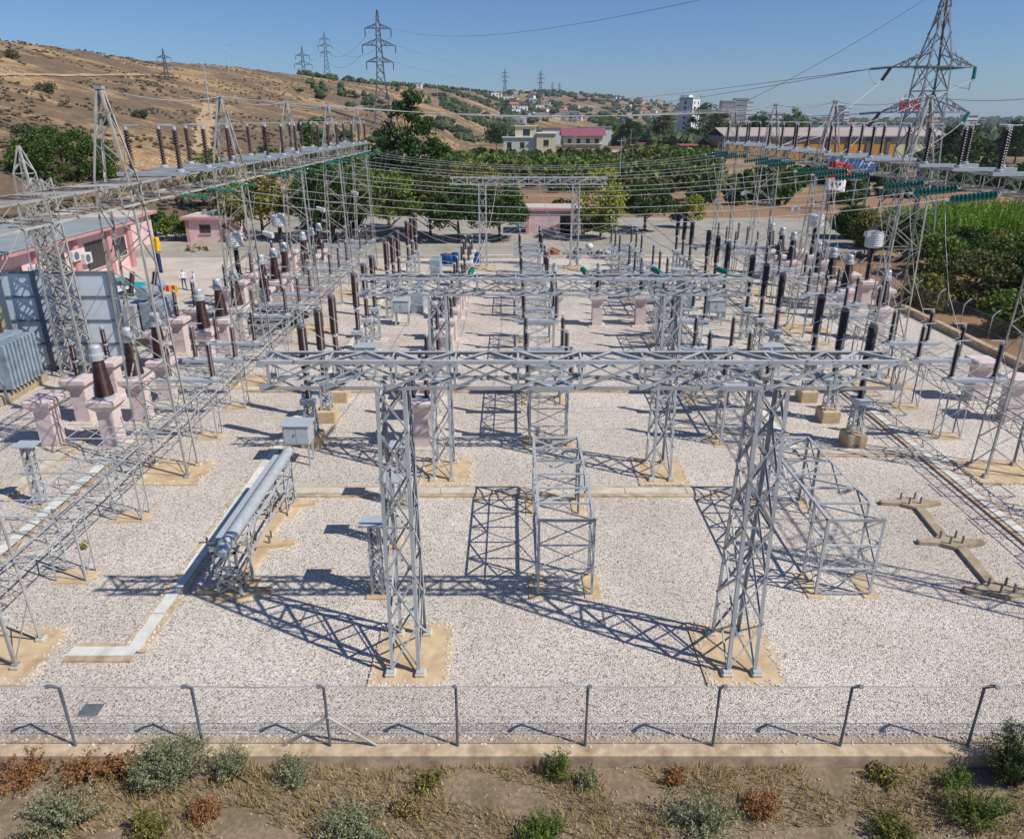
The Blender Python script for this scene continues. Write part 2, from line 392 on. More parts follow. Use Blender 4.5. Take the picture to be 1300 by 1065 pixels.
NA = 420; rings = [0.5, 4, 8, 12, 20, 32, 45, 60] + [60 * (9000 / 60) ** (i / 110) for i in range(1, 111)]
angs = [radians(-95 + 190 * i / NA) for i in range(NA + 1)]
for r in rings:
    for a in angs:
        x, y = r * sin(a), r * cos(a); mb.v.append((x, y, terrain(x, y)))
n1 = NA + 1
for i in range(len(rings) - 1):
    for k in range(NA):
        mb.f.append((i * n1 + k, i * n1 + k + 1, (i + 1) * n1 + k + 1, (i + 1) * n1 + k))
o0 = len(mb.v)
mb.v += [(-9000, -600, G0), (9000, -600, G0), (9000, 0, G0 - 0.01), (-9000, 0, G0 - 0.01)]
mb.f.append((o0, o0 + 1, o0 + 2, o0 + 3))
tag(mb.build('ground', M['terrain'], smooth=True), kind='structure')

# yard, verge, paving
mb = MB(); mb.box(-75, 30.2, 12.9, 84, -0.34, 0); tag(mb.build('gravel_yard', M['gravel']), kind='structure')
mb = MB(); mb.slab([(-40, 6.5), (40, 6.5), (40, 12.5), (-40, 12.5)], G0 - 0.1, G0 + 0.02); tag(mb.build('verge', M['verge']), kind='structure')
mb = MB(); mb.slab([(-75, 45.5), (-24.2, 45.5), (-23.2, 60), (-23, 76), (-75, 76)], -0.2, 0.012); tag(mb.build('paved_yard', M['paving']), kind='structure')
mb = MB(); mb.slab([(-75, 76.2), (-20, 76.2), (3, 78.5), (36, 77), (44, 84), (46, 108), (-75, 112)], -0.3, 0.016); tag(mb.build('service_road', M['asph']), kind='structure')
mb = MB(); mb.slab([(-8, 108.3), (60, 104), (95, 128), (120, 150), (-8, 150)], -0.5, -0.2); tag(mb.build('bare_field', M['soil']), kind='structure')
mb = MB(); mb.slab([(30.7, 14), (90, 14), (90, 76), (30.7, 76)], -0.5, -0.31); tag(mb.build('dirt_track', M['soil']), kind='structure')
mb = MB(); mb.slab([(28, 335), (74, 330), (82, 345), (30, 352)], -0.5, -0.1); tag(mb.build('dirt_road', M['paving']), kind='structure')

# ------------------------------------------------------------------ lattice work
def tower_parts(root, prof, legw, brw, m, npan, zig=False, base=None, foot=True):
    """prof: (z, half x, half y) from the foot up"""
    def half(z):
        for a, b in zip(prof, prof[1:]):
            if z <= b[0] + 1e-6:
                t = (z - a[0]) / (b[0] - a[0]); return a[1] + (b[1] - a[1]) * t, a[2] + (b[2] - a[2]) * t
        return prof[-1][1], prof[-1][2]
    for sx in (-1, 1):
        for sy in (-1, 1):
            mb = MB()
            for a, b in zip(prof, prof[1:]):
                mb.ang((sx * a[1], sy * a[2], a[0]), (sx * b[1], sy * b[2], b[0]), legw, (-sx, 0, 0), (0, -sy, 0))
            if foot: mb.box(sx * prof[0][1] - legw * 1.1, sx * prof[0][1] + legw * 1.1, sy * prof[0][2] - legw * 1.1, sy * prof[0][2] + legw * 1.1, prof[0][0] - 0.02, prof[0][0] + 0.085)
            mb.build('leg', m, root)
    mb = MB(); zs = [prof[0][0] + (prof[-1][0] - prof[0][0]) * (1 - (1 - i / npan) ** 1.12) for i in range(npan + 1)]
    for i in range(npan):
        z0, z1 = zs[i], zs[i + 1]; (x0, y0), (x1, y1) = half(z0), half(z1)
        for s in (-1, 1):
            k = 1 if i % 2 else -1
            e = legw * 0.25
            mb.ang((-k * x0, s * (y0 - e), z0), (k * x1, s * (y1 - e), z1), brw, (0, 0, 1), (0, -s, 0))
            mb.ang((s * (x0 - e), k * s * y0, z0), (s * (x1 - e), -k * s * y1, z1), brw, (0, 0, 1), (-s, 0, 0))
            if not zig:
                mb.ang((k * x0, s * (y0 + e * .2), z0), (-k * x1, s * (y1 + e * .2), z1), brw, (0, 0, 1), (0, -s, 0))
                mb.ang((s * (x0 + e * .2), -k * s * y0, z0), (s * (x1 + e * .2), k * s * y1, z1), brw, (0, 0, 1), (-s, 0, 0))
        if i % 3 == 0 and i > 0:
            for s in (-1, 1):
                mb.ang((-x0 + .01, s * (y0 - e * 1.4), z0), (x0 - .01, s * (y0 - e * 1.4), z0), brw, (0, 0, 1), (0, -s, 0)); mb.ang((s * (x0 - e * 1.5), -y0 + .01, z0 + .003), (s * (x0 - e * 1.5), y0 - .01, z0 + .003), brw, (0, 0, 1), (-s, 0, 0))
    mb.build('bracing', m, root)
    if base:
        mb = MB(); j = lambda: random.uniform(-0.06, 0.06); bx0, bx1, by0, by1 = base
        mb.slab([(bx0 + j(), by0 + j()), ((bx0 + bx1) / 2, by0 + j()), (bx1 + j(), by0 + j()), (bx1 + j(), (by0 + by1) / 2), (bx1 + j(), by1 + j()), ((bx0 + bx1) / 2, by1 + j()), (bx0 + j(), by1 + j()), (bx0 + j(), (by0 + by1) / 2)], -0.1, 0.045)
        mb.build('concrete_base', M['conc_sand'], root)
        for sx in (-1, 1):
            for sy in (-1, 1):
                x, y = sx * prof[0][1], sy * prof[0][2]; MB().box(x - legw * 1.5, x + legw * 1.5, y - legw * 1.5, y + legw * 1.5, 0.03, 0.15, 0.02).build('footing', M['conc'], root)

def beam_parts(root, p0, p1, side, wid, hgt, npan, chw, brw, m, flat=None, name='beam'):
    """box truss from p0 to p1 (bottom centre line); side = unit vector across"""
    p0 = Vector(p0); p1 = Vector(p1); sd = Vector(side); ch = MB(); br = MB()
    def P(t, s, h): return p0 + (p1 - p0) * t + sd * (s * wid / 2) + Z3 * (h * hgt)
    for s in (-1, 1):
        for h in (0, 1):
            ch.ang(P(0, s, h), P(1, s, h), chw, -sd * s, Z3 * (1 if h == 0 else -1))
    t = chw * .16; W = wid / 2
    def Q(f, s, h, i, j): return p0 + (p1 - p0) * f + sd * (s * (W - i)) + Z3 * (j if h == 0 else hgt - j)
    for i in range(npan + 1):
        a = i / npan; a2 = min(max(a, .006), .994 - brw / (p1 - p0).length)
        for s in (-1, 1): br.ang(Q(a2, s, 0, t + .004, .004), Q(a2, s, 1, t + .004, .004), brw, -sd * s, p1 - p0)
        for h in (0, 1): br.ang(Q(a2, -1, h, .006, t + .006), Q(a2, 1, h, .006, t + .006), brw, p1 - p0, Z3 * (1 if h == 0 else -1))
    for i in range(npan):
        a, b = i / npan, (i + 1) / npan; k = 1 if i % 2 else 0; mid = (a + b) / 2
        for s in (-1, 1):
            f, g = (a, b) if s < 0 else (b, a)
            br.ang(Q(f, s, 0, -.004, chw * .3), Q(g, s, 1, -.004, chw * .3), brw, Z3, sd * s)
            if flat: br.ang(Q(f, s, 1, t + .022, chw * .3), Q(g, s, 0, t + .022, chw * .3), brw * 0.8, Z3, -sd * s)
        for h in (0, 1):
            wz = (flat or brw) if h else brw; j = -.003 if h else t + .02; zd = Z3 * (-1 if h else 1); kk = -1 if k else 1
            br.ang(Q(a, kk, h, .02, j), Q(mid, -kk, h, .02, j), wz, p1 - p0, zd, brw * .16)
            br.ang(Q(mid, -kk, h, .02, j - .012 if h else j + .014), Q(b, kk, h, .02, j - .012 if h else j + .014), wz, p1 - p0, zd, brw * .16)
    c = ch.build(name, m, root); br.build('bracing', m, c)
    if flat:
        d = (p1 - p0).normalized()
        for i in range(npan + 1):
            for s in (-1, 1):
                for h in (0, 1):
                    q = Q(i / npan, s, h, -.012, .075); w_ = .11
                    MB().prism(q - d * w_, q + d * w_, [sd * x + Z3 * z for x, z in ((-.005, -.08), (.005, -.08), (.005, .08), (-.005, .08))]).build('gusset_plate', m, c)
    return c

# transverse gantries (low, across the picture)
def cross_gantry(Y, label, flat=0.08):
    g = empty('gantry', (1.6, Y, 0)); tag(g, label, 'gantry', 'transverse lattice gantries')
    for x in (-4.45, 4.55):
        t = empty('tower', (x, 0, 0), g)
        tower_parts(t, [(0.1, 0.40, 0.80), (8.04, 0.37, 0.38)], 0.095, 0.052, M['steel'], 6, base=(-0.95, 1.15, -1.25, 1.3))
    beam_parts(g, (-7.4, 0, 8.04), (7.4, 0, 8.04), (0, 1, 0), 0.76, 0.72, 10, 0.09, 0.05, M['steel'], flat)
    return g
cross_gantry(BAY[0], 'large grey lattice gantry with two towers standing right behind the front wire fence')
cross_gantry(BAY[1], 'second grey lattice gantry crossing the middle of the gravel yard').scale = (1, 1, .955)
cross_gantry(BAY[5], 'far lattice gantry in front of the pink hut and trees')

# long side gantries
def row_gantry(xc, sgn, label, m):
    g = empty('gantry', (xc, BAY[0], 0)); tag(g, label, 'gantry', 'long side gantries')
    proto = None
    for k, Y in enumerate(BAY):
        if proto is None:
            proto = t = empty('tower', (0, 0, 0), g)
            tower_parts(t, [(0.1, 0.95, 0.55), (11.0, 0.68, 0.42), (12.0, 0.62, 0.38), (15.0, 0.10, 0.09)], 0.08, 0.04, m, 13, zig=True, base=(-1.45, 1.6, -1.15, 1.1))
            MB().box(-0.14, 0.14, -0.12, 0.12, 14.95, 15.06).build('peak_plate', m, t)
        else:
            t = copy_tree(proto, g); t.location = (0, Y - BAY[0], 0)
    for k in range(5):
        beam_parts(g, (0, 10.9 * k + 0.04, 11.05), (0, 10.9 * (k + 1) - 0.04 + (1.6 if k == 4 else 0), 11.05), (1, 0, 0), 1.62, 0.78, 8, 0.07, 0.036, m, name='beam_span')
    return g
XL, XR = -14.4, 20.6
row_gantry(XL, -1, 'long high gantry of lattice towers running along the left side of the yard', M['steel2'])
row_gantry(XR, 1, 'long high gantry of lattice towers running along the right side of the yard', M['steel2'])

# low trusses that carry the ground level switches
def low_truss(xc, label):
    g = empty('switch_truss', (xc, BAY[0], 0)); tag(g, label, 'truss', 'low trusses beside the side gantries')
    for k in range(5):
        y0 = 10.9 * k; y1 = y0 + 10.9
        beam_parts(g, (0, y0 + 0.03, 2.35), (0, y1 - 0.03, 2.35), (1, 0, 0), 1.5, 0.6, 9, 0.046, 0.022, M['steel'], name='truss_span')
        if k >= 0:
            for yy in (y0 + 3.6, y0 + 7.3):
                p = empty('trestle', (0, yy, 0), g)
                tower_parts(p, [(0.05, 0.5, 0.3), (2.35, 0.5, 0.3)], 0.055, 0.03, M['steel'], 3, zig=True, foot=False)
                MB().box(-0.62, 0.62, -0.4, 0.4, -0.1, 0.03).build('concrete_base', M['conc_sand'], p)
    # side brackets of angle iron
    sg = 1 if xc < 0 else -1
    for k in range(0, 5):
        for j in range(3):
            y = 10.9 * k + OFF[j]; br = MB()
            for d in (-0.5, 0.5):
                br.ang((-2.1 * sg, y + d, 3.05), (0.9 * sg, y + d, 3.05), 0.036, (0, -d, 0), (0, 0, -1))
                br.ang((-2.05 * sg, y + d * .99, 3.03), (-0.75 * sg, y + d * .99, 2.4), 0.035, (0, -d, 0), (0, 0, -1))
            br.ang((-2.1 * sg, y - 0.5, 3.055), (-2.1 * sg, y + 0.5, 3.055), 0.034, (sg, 0, 0), (0, 0, -1)); br.ang((-1.3 * sg, y - 0.5, 3.055), (-1.3 * sg, y + 0.5, 3.055), 0.034, (sg, 0, 0), (0, 0, -1)); br.ang((.8 * sg, y - 0.5, 3.055), (.8 * sg, y + 0.5, 3.055), 0.034, (sg, 0, 0), (0, 0, -1))
            br.build('bracket', M['steel'], g)
    return g
low_truss(XL + 0.2, 'low lattice switch truss along the foot of the left gantry towers')
low_truss(XR - 0.2, 'low lattice switch truss along the foot of the right gantry towers')

# ------------------------------------------------------------------ insulators and yard equipment
def sheds(z0, z1, r_core, r_shed, n, r_top=None, s_top=None):
    r_top = r_core if r_top is None else r_top; s_top = r_shed if s_top is None else s_top
    P = [(r_core, z0)]; h = (z1 - z0) / n
    for i in range(n):
        t = i / n; rc = r_core + (r_top - r_core) * t; rs = r_shed + (s_top - r_shed) * t; z = z0 + i * h
        P += [(rc, z + h * .25), (rs, z + h * .35), (rs * .96, z + h * .5), (rc, z + h * .85)]
    P.append((r_top, z1)); return P
def mk_switch(m_ins='porc'):
    def f():
        r = empty('isolator_switch')
        mb = MB(); mb.box(-1.55, 1.25, -0.16, 0.16, 0.0, 0.04); mb.box(-1.55, 1.25, -0.16, -0.145, -0.11, 0.0); mb.box(-1.55, 1.25, 0.145, 0.16, -0.11, 0.0)
        mb.build('base_channel', M['plate'], r)
        for x in (-0.95, 0.95):
            MB().lathe([(0.16, 0.04), (0.16, 0.12), (0.1, 0.16)], 10, (x, 0, 0)).build('mounting_flange', M['grey_cap'], r)
            i = MB().lathe(sheds(0.16, 1.62, 0.065, 0.125, 14), 10, (x, 0, 0)).build('insulator', M[m_ins], r, True)
            MB().lathe([(0.08, 1.62), (0.08, 1.72), (0.05, 1.74)], 8, (x, 0, 0)).build('cap', M['grey_cap'], i)
        for s in (-1, 1):
            mb = MB(); mb.tube((s * 1.02, 0, 1.775), (s * .42, 0, 1.80), 0.026); mb.build('contact_arm', M['plate'], r)
        return r
    return f
SWA = Maker(mk_switch('porc')); SWB = Maker(mk_switch('porc_dark'))
for b in range(1, 5):
    for j in range(3):
        Y = BAY[b] + OFF[j]
        for side, X, mk in (('left', XL, SWA), ('right', XR, SWB)):
            mk((X + 0.2 * (1 if side == 'left' else -1), Y, 11.95), f'{PH[j]} twin post switch on top of {side} gantry beam, {ORD[b-1]} bay from camera', 'switch', f'switches on the {side} gantry beam', rz=0 if side == 'left' else pi)
            mk((X + (0.2 if side == 'left' else -0.2), Y, 3.16), f'{PH[j]} twin post switch on the low {side} truss, {ORD[b-1]} bay from camera', 'switch', f'switches on the low {side} truss', rz=0 if side == 'left' else pi)

# circuit breakers
def mk_breaker(m_ins, plinth):
    def f():
        r = empty('circuit_breaker')
        if plinth: MB().box(-0.45, 0.45, -0.45, 0.45, -0.1, 0.62, 0.03).build('concrete_plinth', M['conc_sand'], r)
        else: MB().box(-0.7, 0.7, -0.6, 0.6, -0.1, 0.06, 0.02).build('concrete_plinth', M['conc'], r)
        z0 = 0.62 if plinth else 0.06
        s = empty('stand', (0, 0, 0), r)
        tower_parts(s, [(z0, 0.26, 0.26), (2.05, 0.22, 0.22)], 0.08, 0.05, M['steel'], 3, foot=False)
        mb = MB(); mb.box(-0.34, 0.34, -0.34, 0.34, 2.06, 2.3, 0.02); mb.build('drive_housing', M['plate'], r)
        MB().lathe(sheds(2.3, 3.5, 0.10, 0.15, 14), 12).build('support_insulator', M[m_ins], r, True)
        MB().lathe([(0.15, 3.5), (0.17, 3.54), (0.17, 3.66), (0.13, 3.7)], 12).build('terminal_plate', M['grey_cap'], r)
        MB().lathe(sheds(3.7, 5.55, 0.165, 0.215, 20), 14).build('interrupter', M[m_ins], r, True)
        mb = MB(); mb.lathe([(0.19, 5.55), (0.19, 5.66), (0.1, 5.74)], 12); mb.box(-0.35, 0.1, -0.05, 0.05, 5.66, 5.69); mb.build('top_cap', M['dark_steel'], r)
        return r
    return f
BRA = Maker(mk_breaker('porc', True)); BRB = Maker(mk_breaker('porc_dark', True)); BRC = Maker(mk_breaker('porc', False)); BRD = Maker(mk_breaker('porc_dark', False))
for b in range(1, 5):
    for j in range(3):
        Y = BAY[b] + OFF[j]
        (BRA if b == 1 else BRC)((-9.1, Y, 0), f'{PH[j]} tall brown breaker pole, {ORD[b-1]} group of the left breaker row', 'circuit breaker', 'breaker poles of the left row')
        (BRB if b == 1 else BRD)((15.6, Y, 0), f'{PH[j]} tall dark breaker pole, {ORD[b-1]} group of the right breaker row', 'circuit breaker', 'breaker poles of the right row')

# control cabinets by the breakers
def mk_cabinet():
    r = empty('control_cabinet')
    mb = MB(); mb.box(-0.55, 0.55, -0.4, 0.4, 1.0, 1.85, 0.02); mb.build('housing', M['grey_cap'], r)
    mb = MB(); mb.box(-0.62, 0.62, -0.47, 0.47, 1.853, 1.9); mb.build('lid', M['plate'], r)
    mb = MB(); mb.box(-0.5, -0.02, -0.42, -0.403, 1.06, 1.8); mb.box(0.02, 0.5, -0.42, -0.403, 1.06, 1.8); d = mb.build('door', M['plate'], r)
    MB().box(-0.09, -0.05, -0.45, -0.421, 1.4, 1.52).build('handle', M['dark_steel'], d)
    for x in (-0.45, 0.45):
        for y in (-0.3, 0.3): MB().box(x - 0.04, x + 0.04, y - 0.04, y + 0.04, 0, 0.995).build('leg', M['steel'], r)
    return r
CAB = Maker(mk_cabinet)
CAB((-9.15, 27.75, 0), 'light grey cabinet on legs before nearest left breaker, beside the pipe end', 'cabinet', 'breaker cabinets')
CAB((-8.3, 38.7, 0), 'light grey cabinet on legs before the second left breaker group', 'cabinet', 'breaker cabinets')
CAB((-7.9, 49.6, 0), 'light grey cabinet on legs before the third left breaker group', 'cabinet', 'breaker cabinets')
CAB((14.9, 38.8, 0), 'light grey cabinet on legs before the second right breaker group', 'cabinet', 'breaker cabinets')
CAB((14.6, 49.7, 0), 'light grey cabinet on legs before the third right breaker group', 'cabinet', 'breaker cabinets')
CAB((14.4, 60.6, 0), 'light grey cabinet on legs before the farthest right breaker group', 'cabinet', 'breaker cabinets')
# tall pale panels behind the far left breakers
def mk_panel():
    r = empty('relay_panel')
    mb = MB(); mb.box(-0.45, 0.45, -1.1, 1.1, 0.12, 2.0, 0.02); mb.build('housing', M['xfmr'], r)
    for y in (-0.72, 0.02): MB().box(0.453, 0.47, y, y + 0.68, 0.2, 1.9).build('door', M['plate'], r)
    MB().box(-0.6, 0.6, -1.25, 1.25, -0.1, 0.117).build('plinth', M['conc'], r)
    return r
PAN = Maker(mk_panel)
PAN((-7.2, 53.5, 0), 'pale blue upright panel beside the third left breaker group', 'panel', 'pale relay panels')
PAN((-7.0, 65.0, 0), 'pale blue upright panel beside the farthest left breaker group', 'panel', 'pale relay panels')
PAN((13.6, 55.0, 0), 'pale blue upright panel beside the third right breaker group', 'panel', 'pale relay panels')

# pink pedestals
def mk_pedestal():
    r = empty('pedestal')
    MB().box(-0.62, 0.62, -0.62, 0.62, -0.1, 0.08, 0.02).build('base_slab', M['conc'], r)
    mb = MB(); mb.box(-0.36, 0.36, -0.36, 0.36, 0.08, 1.75)
    mb.prism(Vector((0, 0, 1.75)), Vector((0, 0, 2.05)), [Vector((x * .36, y * .36, 0)) for x, y in ((-1, -1), (1, -1), (1, 1), (-1, 1))], [Vector((x * .6, y * .6, 0)) for x, y in ((-1, -1), (1, -1), (1, 1), (-1, 1))])
    mb.build('column', M['pink'], r)
    MB().box(-0.62, 0.62, -0.62, 0.62, 2.053, 2.3, 0.03).build('cap_slab', M['pink'], r)
    return r
PED = Maker(mk_pedestal)
def mk_ct(m='porc'):
    def f():
        r = empty('current_transformer')
        MB().lathe([(0.42, 0), (0.42, 0.1), (0.36, 0.14)], 16).build('base_ring', M['grey_cap'], r)
        MB().lathe(sheds(0.14, 1.75, 0.34, 0.40, 18, 0.19, 0.25), 18).build('insulator', M[m], r, True)
        mb = MB(); mb.lathe([(0.24, 1.75), (0.31, 1.8), (0.31, 2.05), (0.25, 2.1), (0.25, 2.38), (0.2, 2.46), (0.05, 2.5)], 16); mb.box(-0.5, 0.5, -0.05, 0.05, 1.9, 1.95)
        mb.build('head_tank', M['grey_cap'], r, False)
        return r
    return f
CTA = Maker(mk_ct('porc')); CTB = Maker(mk_ct('porc_dark'))
def mk_arrester():
    r = empty('surge_arrester')
    MB().lathe([(0.2, 0), (0.2, 0.06), (0.1, 0.1)], 10).build('base', M['grey_cap'], r)
    MB().lathe(sheds(0.1, 0.75, 0.10, 0.15, 7), 10).build('lower_unit', M['porc'], r, True)
    MB().lathe([(0.15, 0.75), (0.15, 0.85)], 10).build('joint', M['grey_cap'], r)
    MB().lathe(sheds(0.85, 1.6, 0.085, 0.13, 8), 10).build('upper_unit', M['porc'], r, True)
    MB().lathe([(0.11, 1.6), (0.11, 1.7), (0.02, 1.78)], 10).build('cap', M['grey_cap'], r)
    return r
ARR = Maker(mk_arrester)
def mk_trap():
    r = empty('line_trap')
    MB().lathe([(0.2, 0), (0.2, 0.1)], 12).build('base', M['grey_cap'], r)
    MB().lathe(sheds(0.1, 1.3, 0.17, 0.23, 12), 12).build('lower_insulator', M['porc_dark'], r, True)
    MB().lathe(sheds(1.36, 2.5, 0.15, 0.21, 12), 12).build('upper_insulator', M['porc_dark'], r, True)
    MB().lathe([(0.2, 1.3), (0.2, 1.36)], 12).build('joint', M['grey_cap'], r)
    mb = MB(); mb.lathe([(0.3, 2.5), (0.62, 2.62), (0.62, 3.55), (0.55, 3.6), (0.5, 3.62)], 20)
    for k in range(6): mb.lathe([(0.625, 2.68 + k * .15), (0.645, 2.7 + k * .15), (0.645, 2.75 + k * .15), (0.625, 2.77 + k * .15)], 20)
    mb.build('coil_drum', M['white'], r)
    mb = MB(); mb.tube((-0.7, 0, 3.67), (0.7, 0, 3.67), 0.035); mb.tube((0, -0.7, 3.67), (0, 0.7, 3.67), 0.035); mb.build('spider_bar', M['plate'], r)
    return r
TRAP = Maker(mk_trap)
for b in range(1, 5):
    for j in range(3):
        Y = BAY[b] + OFF[j]; wh = f'{ORD[b-1]} bay from camera'
        PED((-18.2, Y, 0), f'{PH[j]} pink pedestal with brown transformer outside left gantry, {wh}', 'pedestal', 'pink pedestals of the left outer row')
        CTA((-18.2, Y, 2.3), f'{PH[j]} brown cone transformer with grey head, left outer row, {wh}', 'current transformer', 'cone transformers of the left row')
        PED((-21.0, Y, 0), f'{PH[j]} pink pedestal farthest left of the yard, {wh}', 'pedestal', 'pink pedestals of the far left row')
        if not (b == 1 and j == 0):
            if b in (3, 4) and j == 1: TRAP((-21.0, Y, 2.3), f'white coil drum on brown insulator, far left pedestal row, {wh}', 'line trap', 'white line traps')
            else: ARR((-21.0, Y, 2.3), f'{PH[j]} slim two part arrester on far left pedestal row, {wh}', 'surge arrester', 'surge arresters of the far left row')
        if b > 2 or (b == 2 and j == 2) or (b == 1 and j > 0): PED((24.5, Y, 0), f'{PH[j]} pink pedestal just outside the right gantry, {wh}', 'pedestal', 'pink pedestals of the right outer row')
        if b > 2 or (b == 2 and j == 2): CTB((24.5, Y, 2.3), f'{PH[j]} dark cone transformer with grey head, right outer row, {wh}', 'current transformer', 'cone transformers of the right row')
        if b > 2:
            PED((27.4, Y, 0), f'{PH[j]} pink pedestal nearest the right boundary wall, {wh}', 'pedestal', 'pink pedestals by the right wall')
            if b in (3, 4) and j == 1: TRAP((27.4, Y, 2.3), f'white coil drum on dark insulator, pedestal row by right wall, {wh}', 'line trap', 'white line traps')
            else: ARR((27.4, Y, 2.3), f'{PH[j]} slim two part arrester by the right wall, {wh}', 'surge arrester', 'surge arresters by the right wall')
# centre row: pedestals with pairs of small posts
def mk_twin():
    r = empty('twin_post')
    MB().box(-0.5, 0.5, -0.2, 0.2, 0, 0.06).build('base_plate', M['plate'], r)
    for x in (-0.3, 0.3):
        i = MB().lathe(sheds(0.06, 1.25, 0.08, 0.135, 11), 10, (x, 0, 0)).build('insulator', M['porc_dark'], r, True)
        MB().lathe([(0.09, 1.25), (0.09, 1.36), (0.03, 1.4)], 8, (x, 0, 0)).build('cap', M['grey_cap'], i)
    return r
TWIN = Maker(mk_twin)
for b in range(1, 5):
    for j in range(3):
        Y = BAY[b] + OFF[j] - 0.1
        PED((-4.1, Y, 0), f'{PH[j]} pink pedestal in the row left of centre, {ORD[b-1]} bay from camera', 'pedestal', 'pink pedestals left of centre')
        TWIN((-4.1, Y, 2.3), f'{PH[j]} pair of short dark posts on centre left pedestals, {ORD[b-1]} bay', 'post insulator', 'twin posts left of centre')
for k, x in enumerate((3.0, 6.1, 9.2)):
    nm = ('left', 'middle', 'right')[k]
    PED((x, 49.5, 0), f'{nm} pink pedestal of the three standing side by side mid yard', 'pedestal', 'three pedestals mid yard')
    CTB((x, 49.5, 2.3), f'{nm} dark transformer of the three side by side mid yard', 'current transformer', 'three transformers mid yard', scale=(0.6, 0.6, 0.9))

# lattice support stands (front bay bare, the others carry switches)
def mk_stand(L_, W_, H_):
    def f():
        r = empty('support_stand')
        def leg(x, y): MB().ang((x, y, 0.06), (x, y, H_), 0.08, (-1 if x > 0 else 1, 0, 0), (0, -1 if y > 0 else 1, 0)).build('leg', M['steel'], r)
        hx, hy = W_ / 2, L_ / 2
        ys = [-hy, -hy + 1.0, hy - 1.0, hy]
        for x in (-hx, hx):
            for y in ys: leg(x, y)
        mb = MB()
        for x in (-hx, hx):
            mb.ang((x, -hy, H_), (x, hy, H_), 0.08, (-1 if x > 0 else 1, 0, 0), (0, 0, -1)); mb.ang((x, -hy, H_ - .75), (x, hy, H_ - .75), 0.06, (-1 if x > 0 else 1, 0, 0), (0, 0, -1))
            n = 6
            for i in range(n):
                y0, y1 = -hy + L_ * i / n, -hy + L_ * (i + 1) / n
                a, b = (H_ - .75, H_ - .02) if i % 2 else (H_ - .02, H_ - .75)
                mb.ang((x, y0, a), (x, y1, b), 0.045, (0, 0, 1), (-x, 0, 0))
        for i in range(7):
            y = -hy + L_ * i / 6; mb.ang((-hx, y, H_ - .012), (hx, y, H_ - .012), 0.055, (0, 1, 0), (0, 0, -1))
            if i < 6: mb.ang((-hx if i % 2 else hx, y, H_ - .03), (hx if i % 2 else -hx, y + L_ / 6, H_ - .03), 0.045, (0, 1, 0), (0, 0, -1))
        mb.build('top_frame', M['steel'], r)
        for s in (-1, 1):
            mb = MB(); y = s * hy
            for k in range(3):
                z0 = 0.15 + (H_ - .2) * k / 3; z1 = z0 + (H_ - .2) / 3
                mb.ang((-hx, y, z0), (hx, y, z1), 0.045, (0, 0, 1), (0, -y, 0)); mb.ang((hx, y * .985, z0), (-hx, y * .985, z1), 0.045, (0, 0, 1), (0, -y, 0)); mb.ang((-hx, y, z1), (hx, y, z1), 0.045, (0, 0, -1), (0, -y, 0))
            mb.ang((-hx, y, 0.1), (hx, y, 0.1), 0.055, (0, 0, 1), (0, -y, 0))
            for x in (-hx, hx):
                for k in range(2):
                    z0 = 0.12 + (H_ - .95) * k / 2; z1 = z0 + (H_ - .95) / 2
                    mb.ang((x, s * hy, z0), (x, s * (hy - 1), z1), 0.04, (0, 0, 1), (-x, 0, 0)); mb.ang((x * .985, s * (hy - 1), z0), (x * .985, s * hy, z1), 0.04, (0, 0, 1), (-x, 0, 0))
            mb.build('bracing', M['steel'], r)
        for x in (-hx, hx):
            for s in (-1, 1): MB().box(x - 0.26, x + 0.26, s * (hy - 0.5) - 0.65, s * (hy - 0.5) + 0.65, -0.1, 0.04, 0.02).build('concrete_pad', M['conc_sand'], r)
        return r
    return f
STW = Maker(mk_stand(5.9, 1.75, 2.75))
STW((1.65, 21.45, 0), 'bare lattice stand in middle of the front gravel bay behind the big gantry', 'support stand', 'lattice support stands')
STW((10.35, 21.45, 0), 'bare lattice stand right of the front gantry, before the pronged concrete foundation', 'support stand', 'lattice support stands')
SWC = Maker(mk_switch('porc_dark'))
for b in range(1, 5):
    for X, nm in ((1.65, 'centre'), (10.35, 'right of centre')):
        STW((X, BAY[b] + 5.5, 0), f'lattice stand with switches, {nm}, {ORD[b-1]} equipped bay from camera', 'support stand', 'lattice support stands')
        for j in range(3):
            SWC((X, BAY[b] + OFF[j], 2.87), f'{PH[j]} twin post switch on the {nm} stand, {ORD[b-1]} equipped bay', 'switch', f'switches on the {nm} stands')
STP = Maker(mk_stand(5.9, 0.75, 1.72))
STP((-8.75, 21.3, 0), 'narrow lattice stand under the long pale pipe at left front', 'support stand', 'lattice support stands')
p = empty('pipe', (-8.65, 21.2, 2.02)); tag(p, 'long pale grey pipe lying on the narrow lattice stand at left front', 'pipe')
MB().tube((0.05, -2.75, 0), (0.05, 3.5, 0), 0.19, 20).build('tube', M['grey_cap'], p, False)
mb = MB(); mb.lathe([(0.21, 0), (0.23, 0.05), (0.23, 0.16), (0.19, 0.2)], 20, (0.05, -3.0, 0), (0, 1, 0)); mb.tube((0.05, -3.35, -0.1), (0.05, -3.0, 0), 0.11, 16, 0.18); mb.build('end_cap', M['plate'], p)
MB().box(-0.5, -0.3, -2.9, 3.4, -0.28, -0.12).build('side_channel', M['plate'], p)
mb = MB(); mb.tube((-0.55, -2.8, -0.05), (0.1, -2.9, 0.05), 0.05, 8); mb.tube((-0.55, -2.8, -0.25), (-0.55, -2.8, 0.15), 0.04, 8); mb.tube((-0.3, -2.6, -.1), (-.75, -2.9, .05), .03, 6); mb.build('linkage', M['dark_steel'], p)

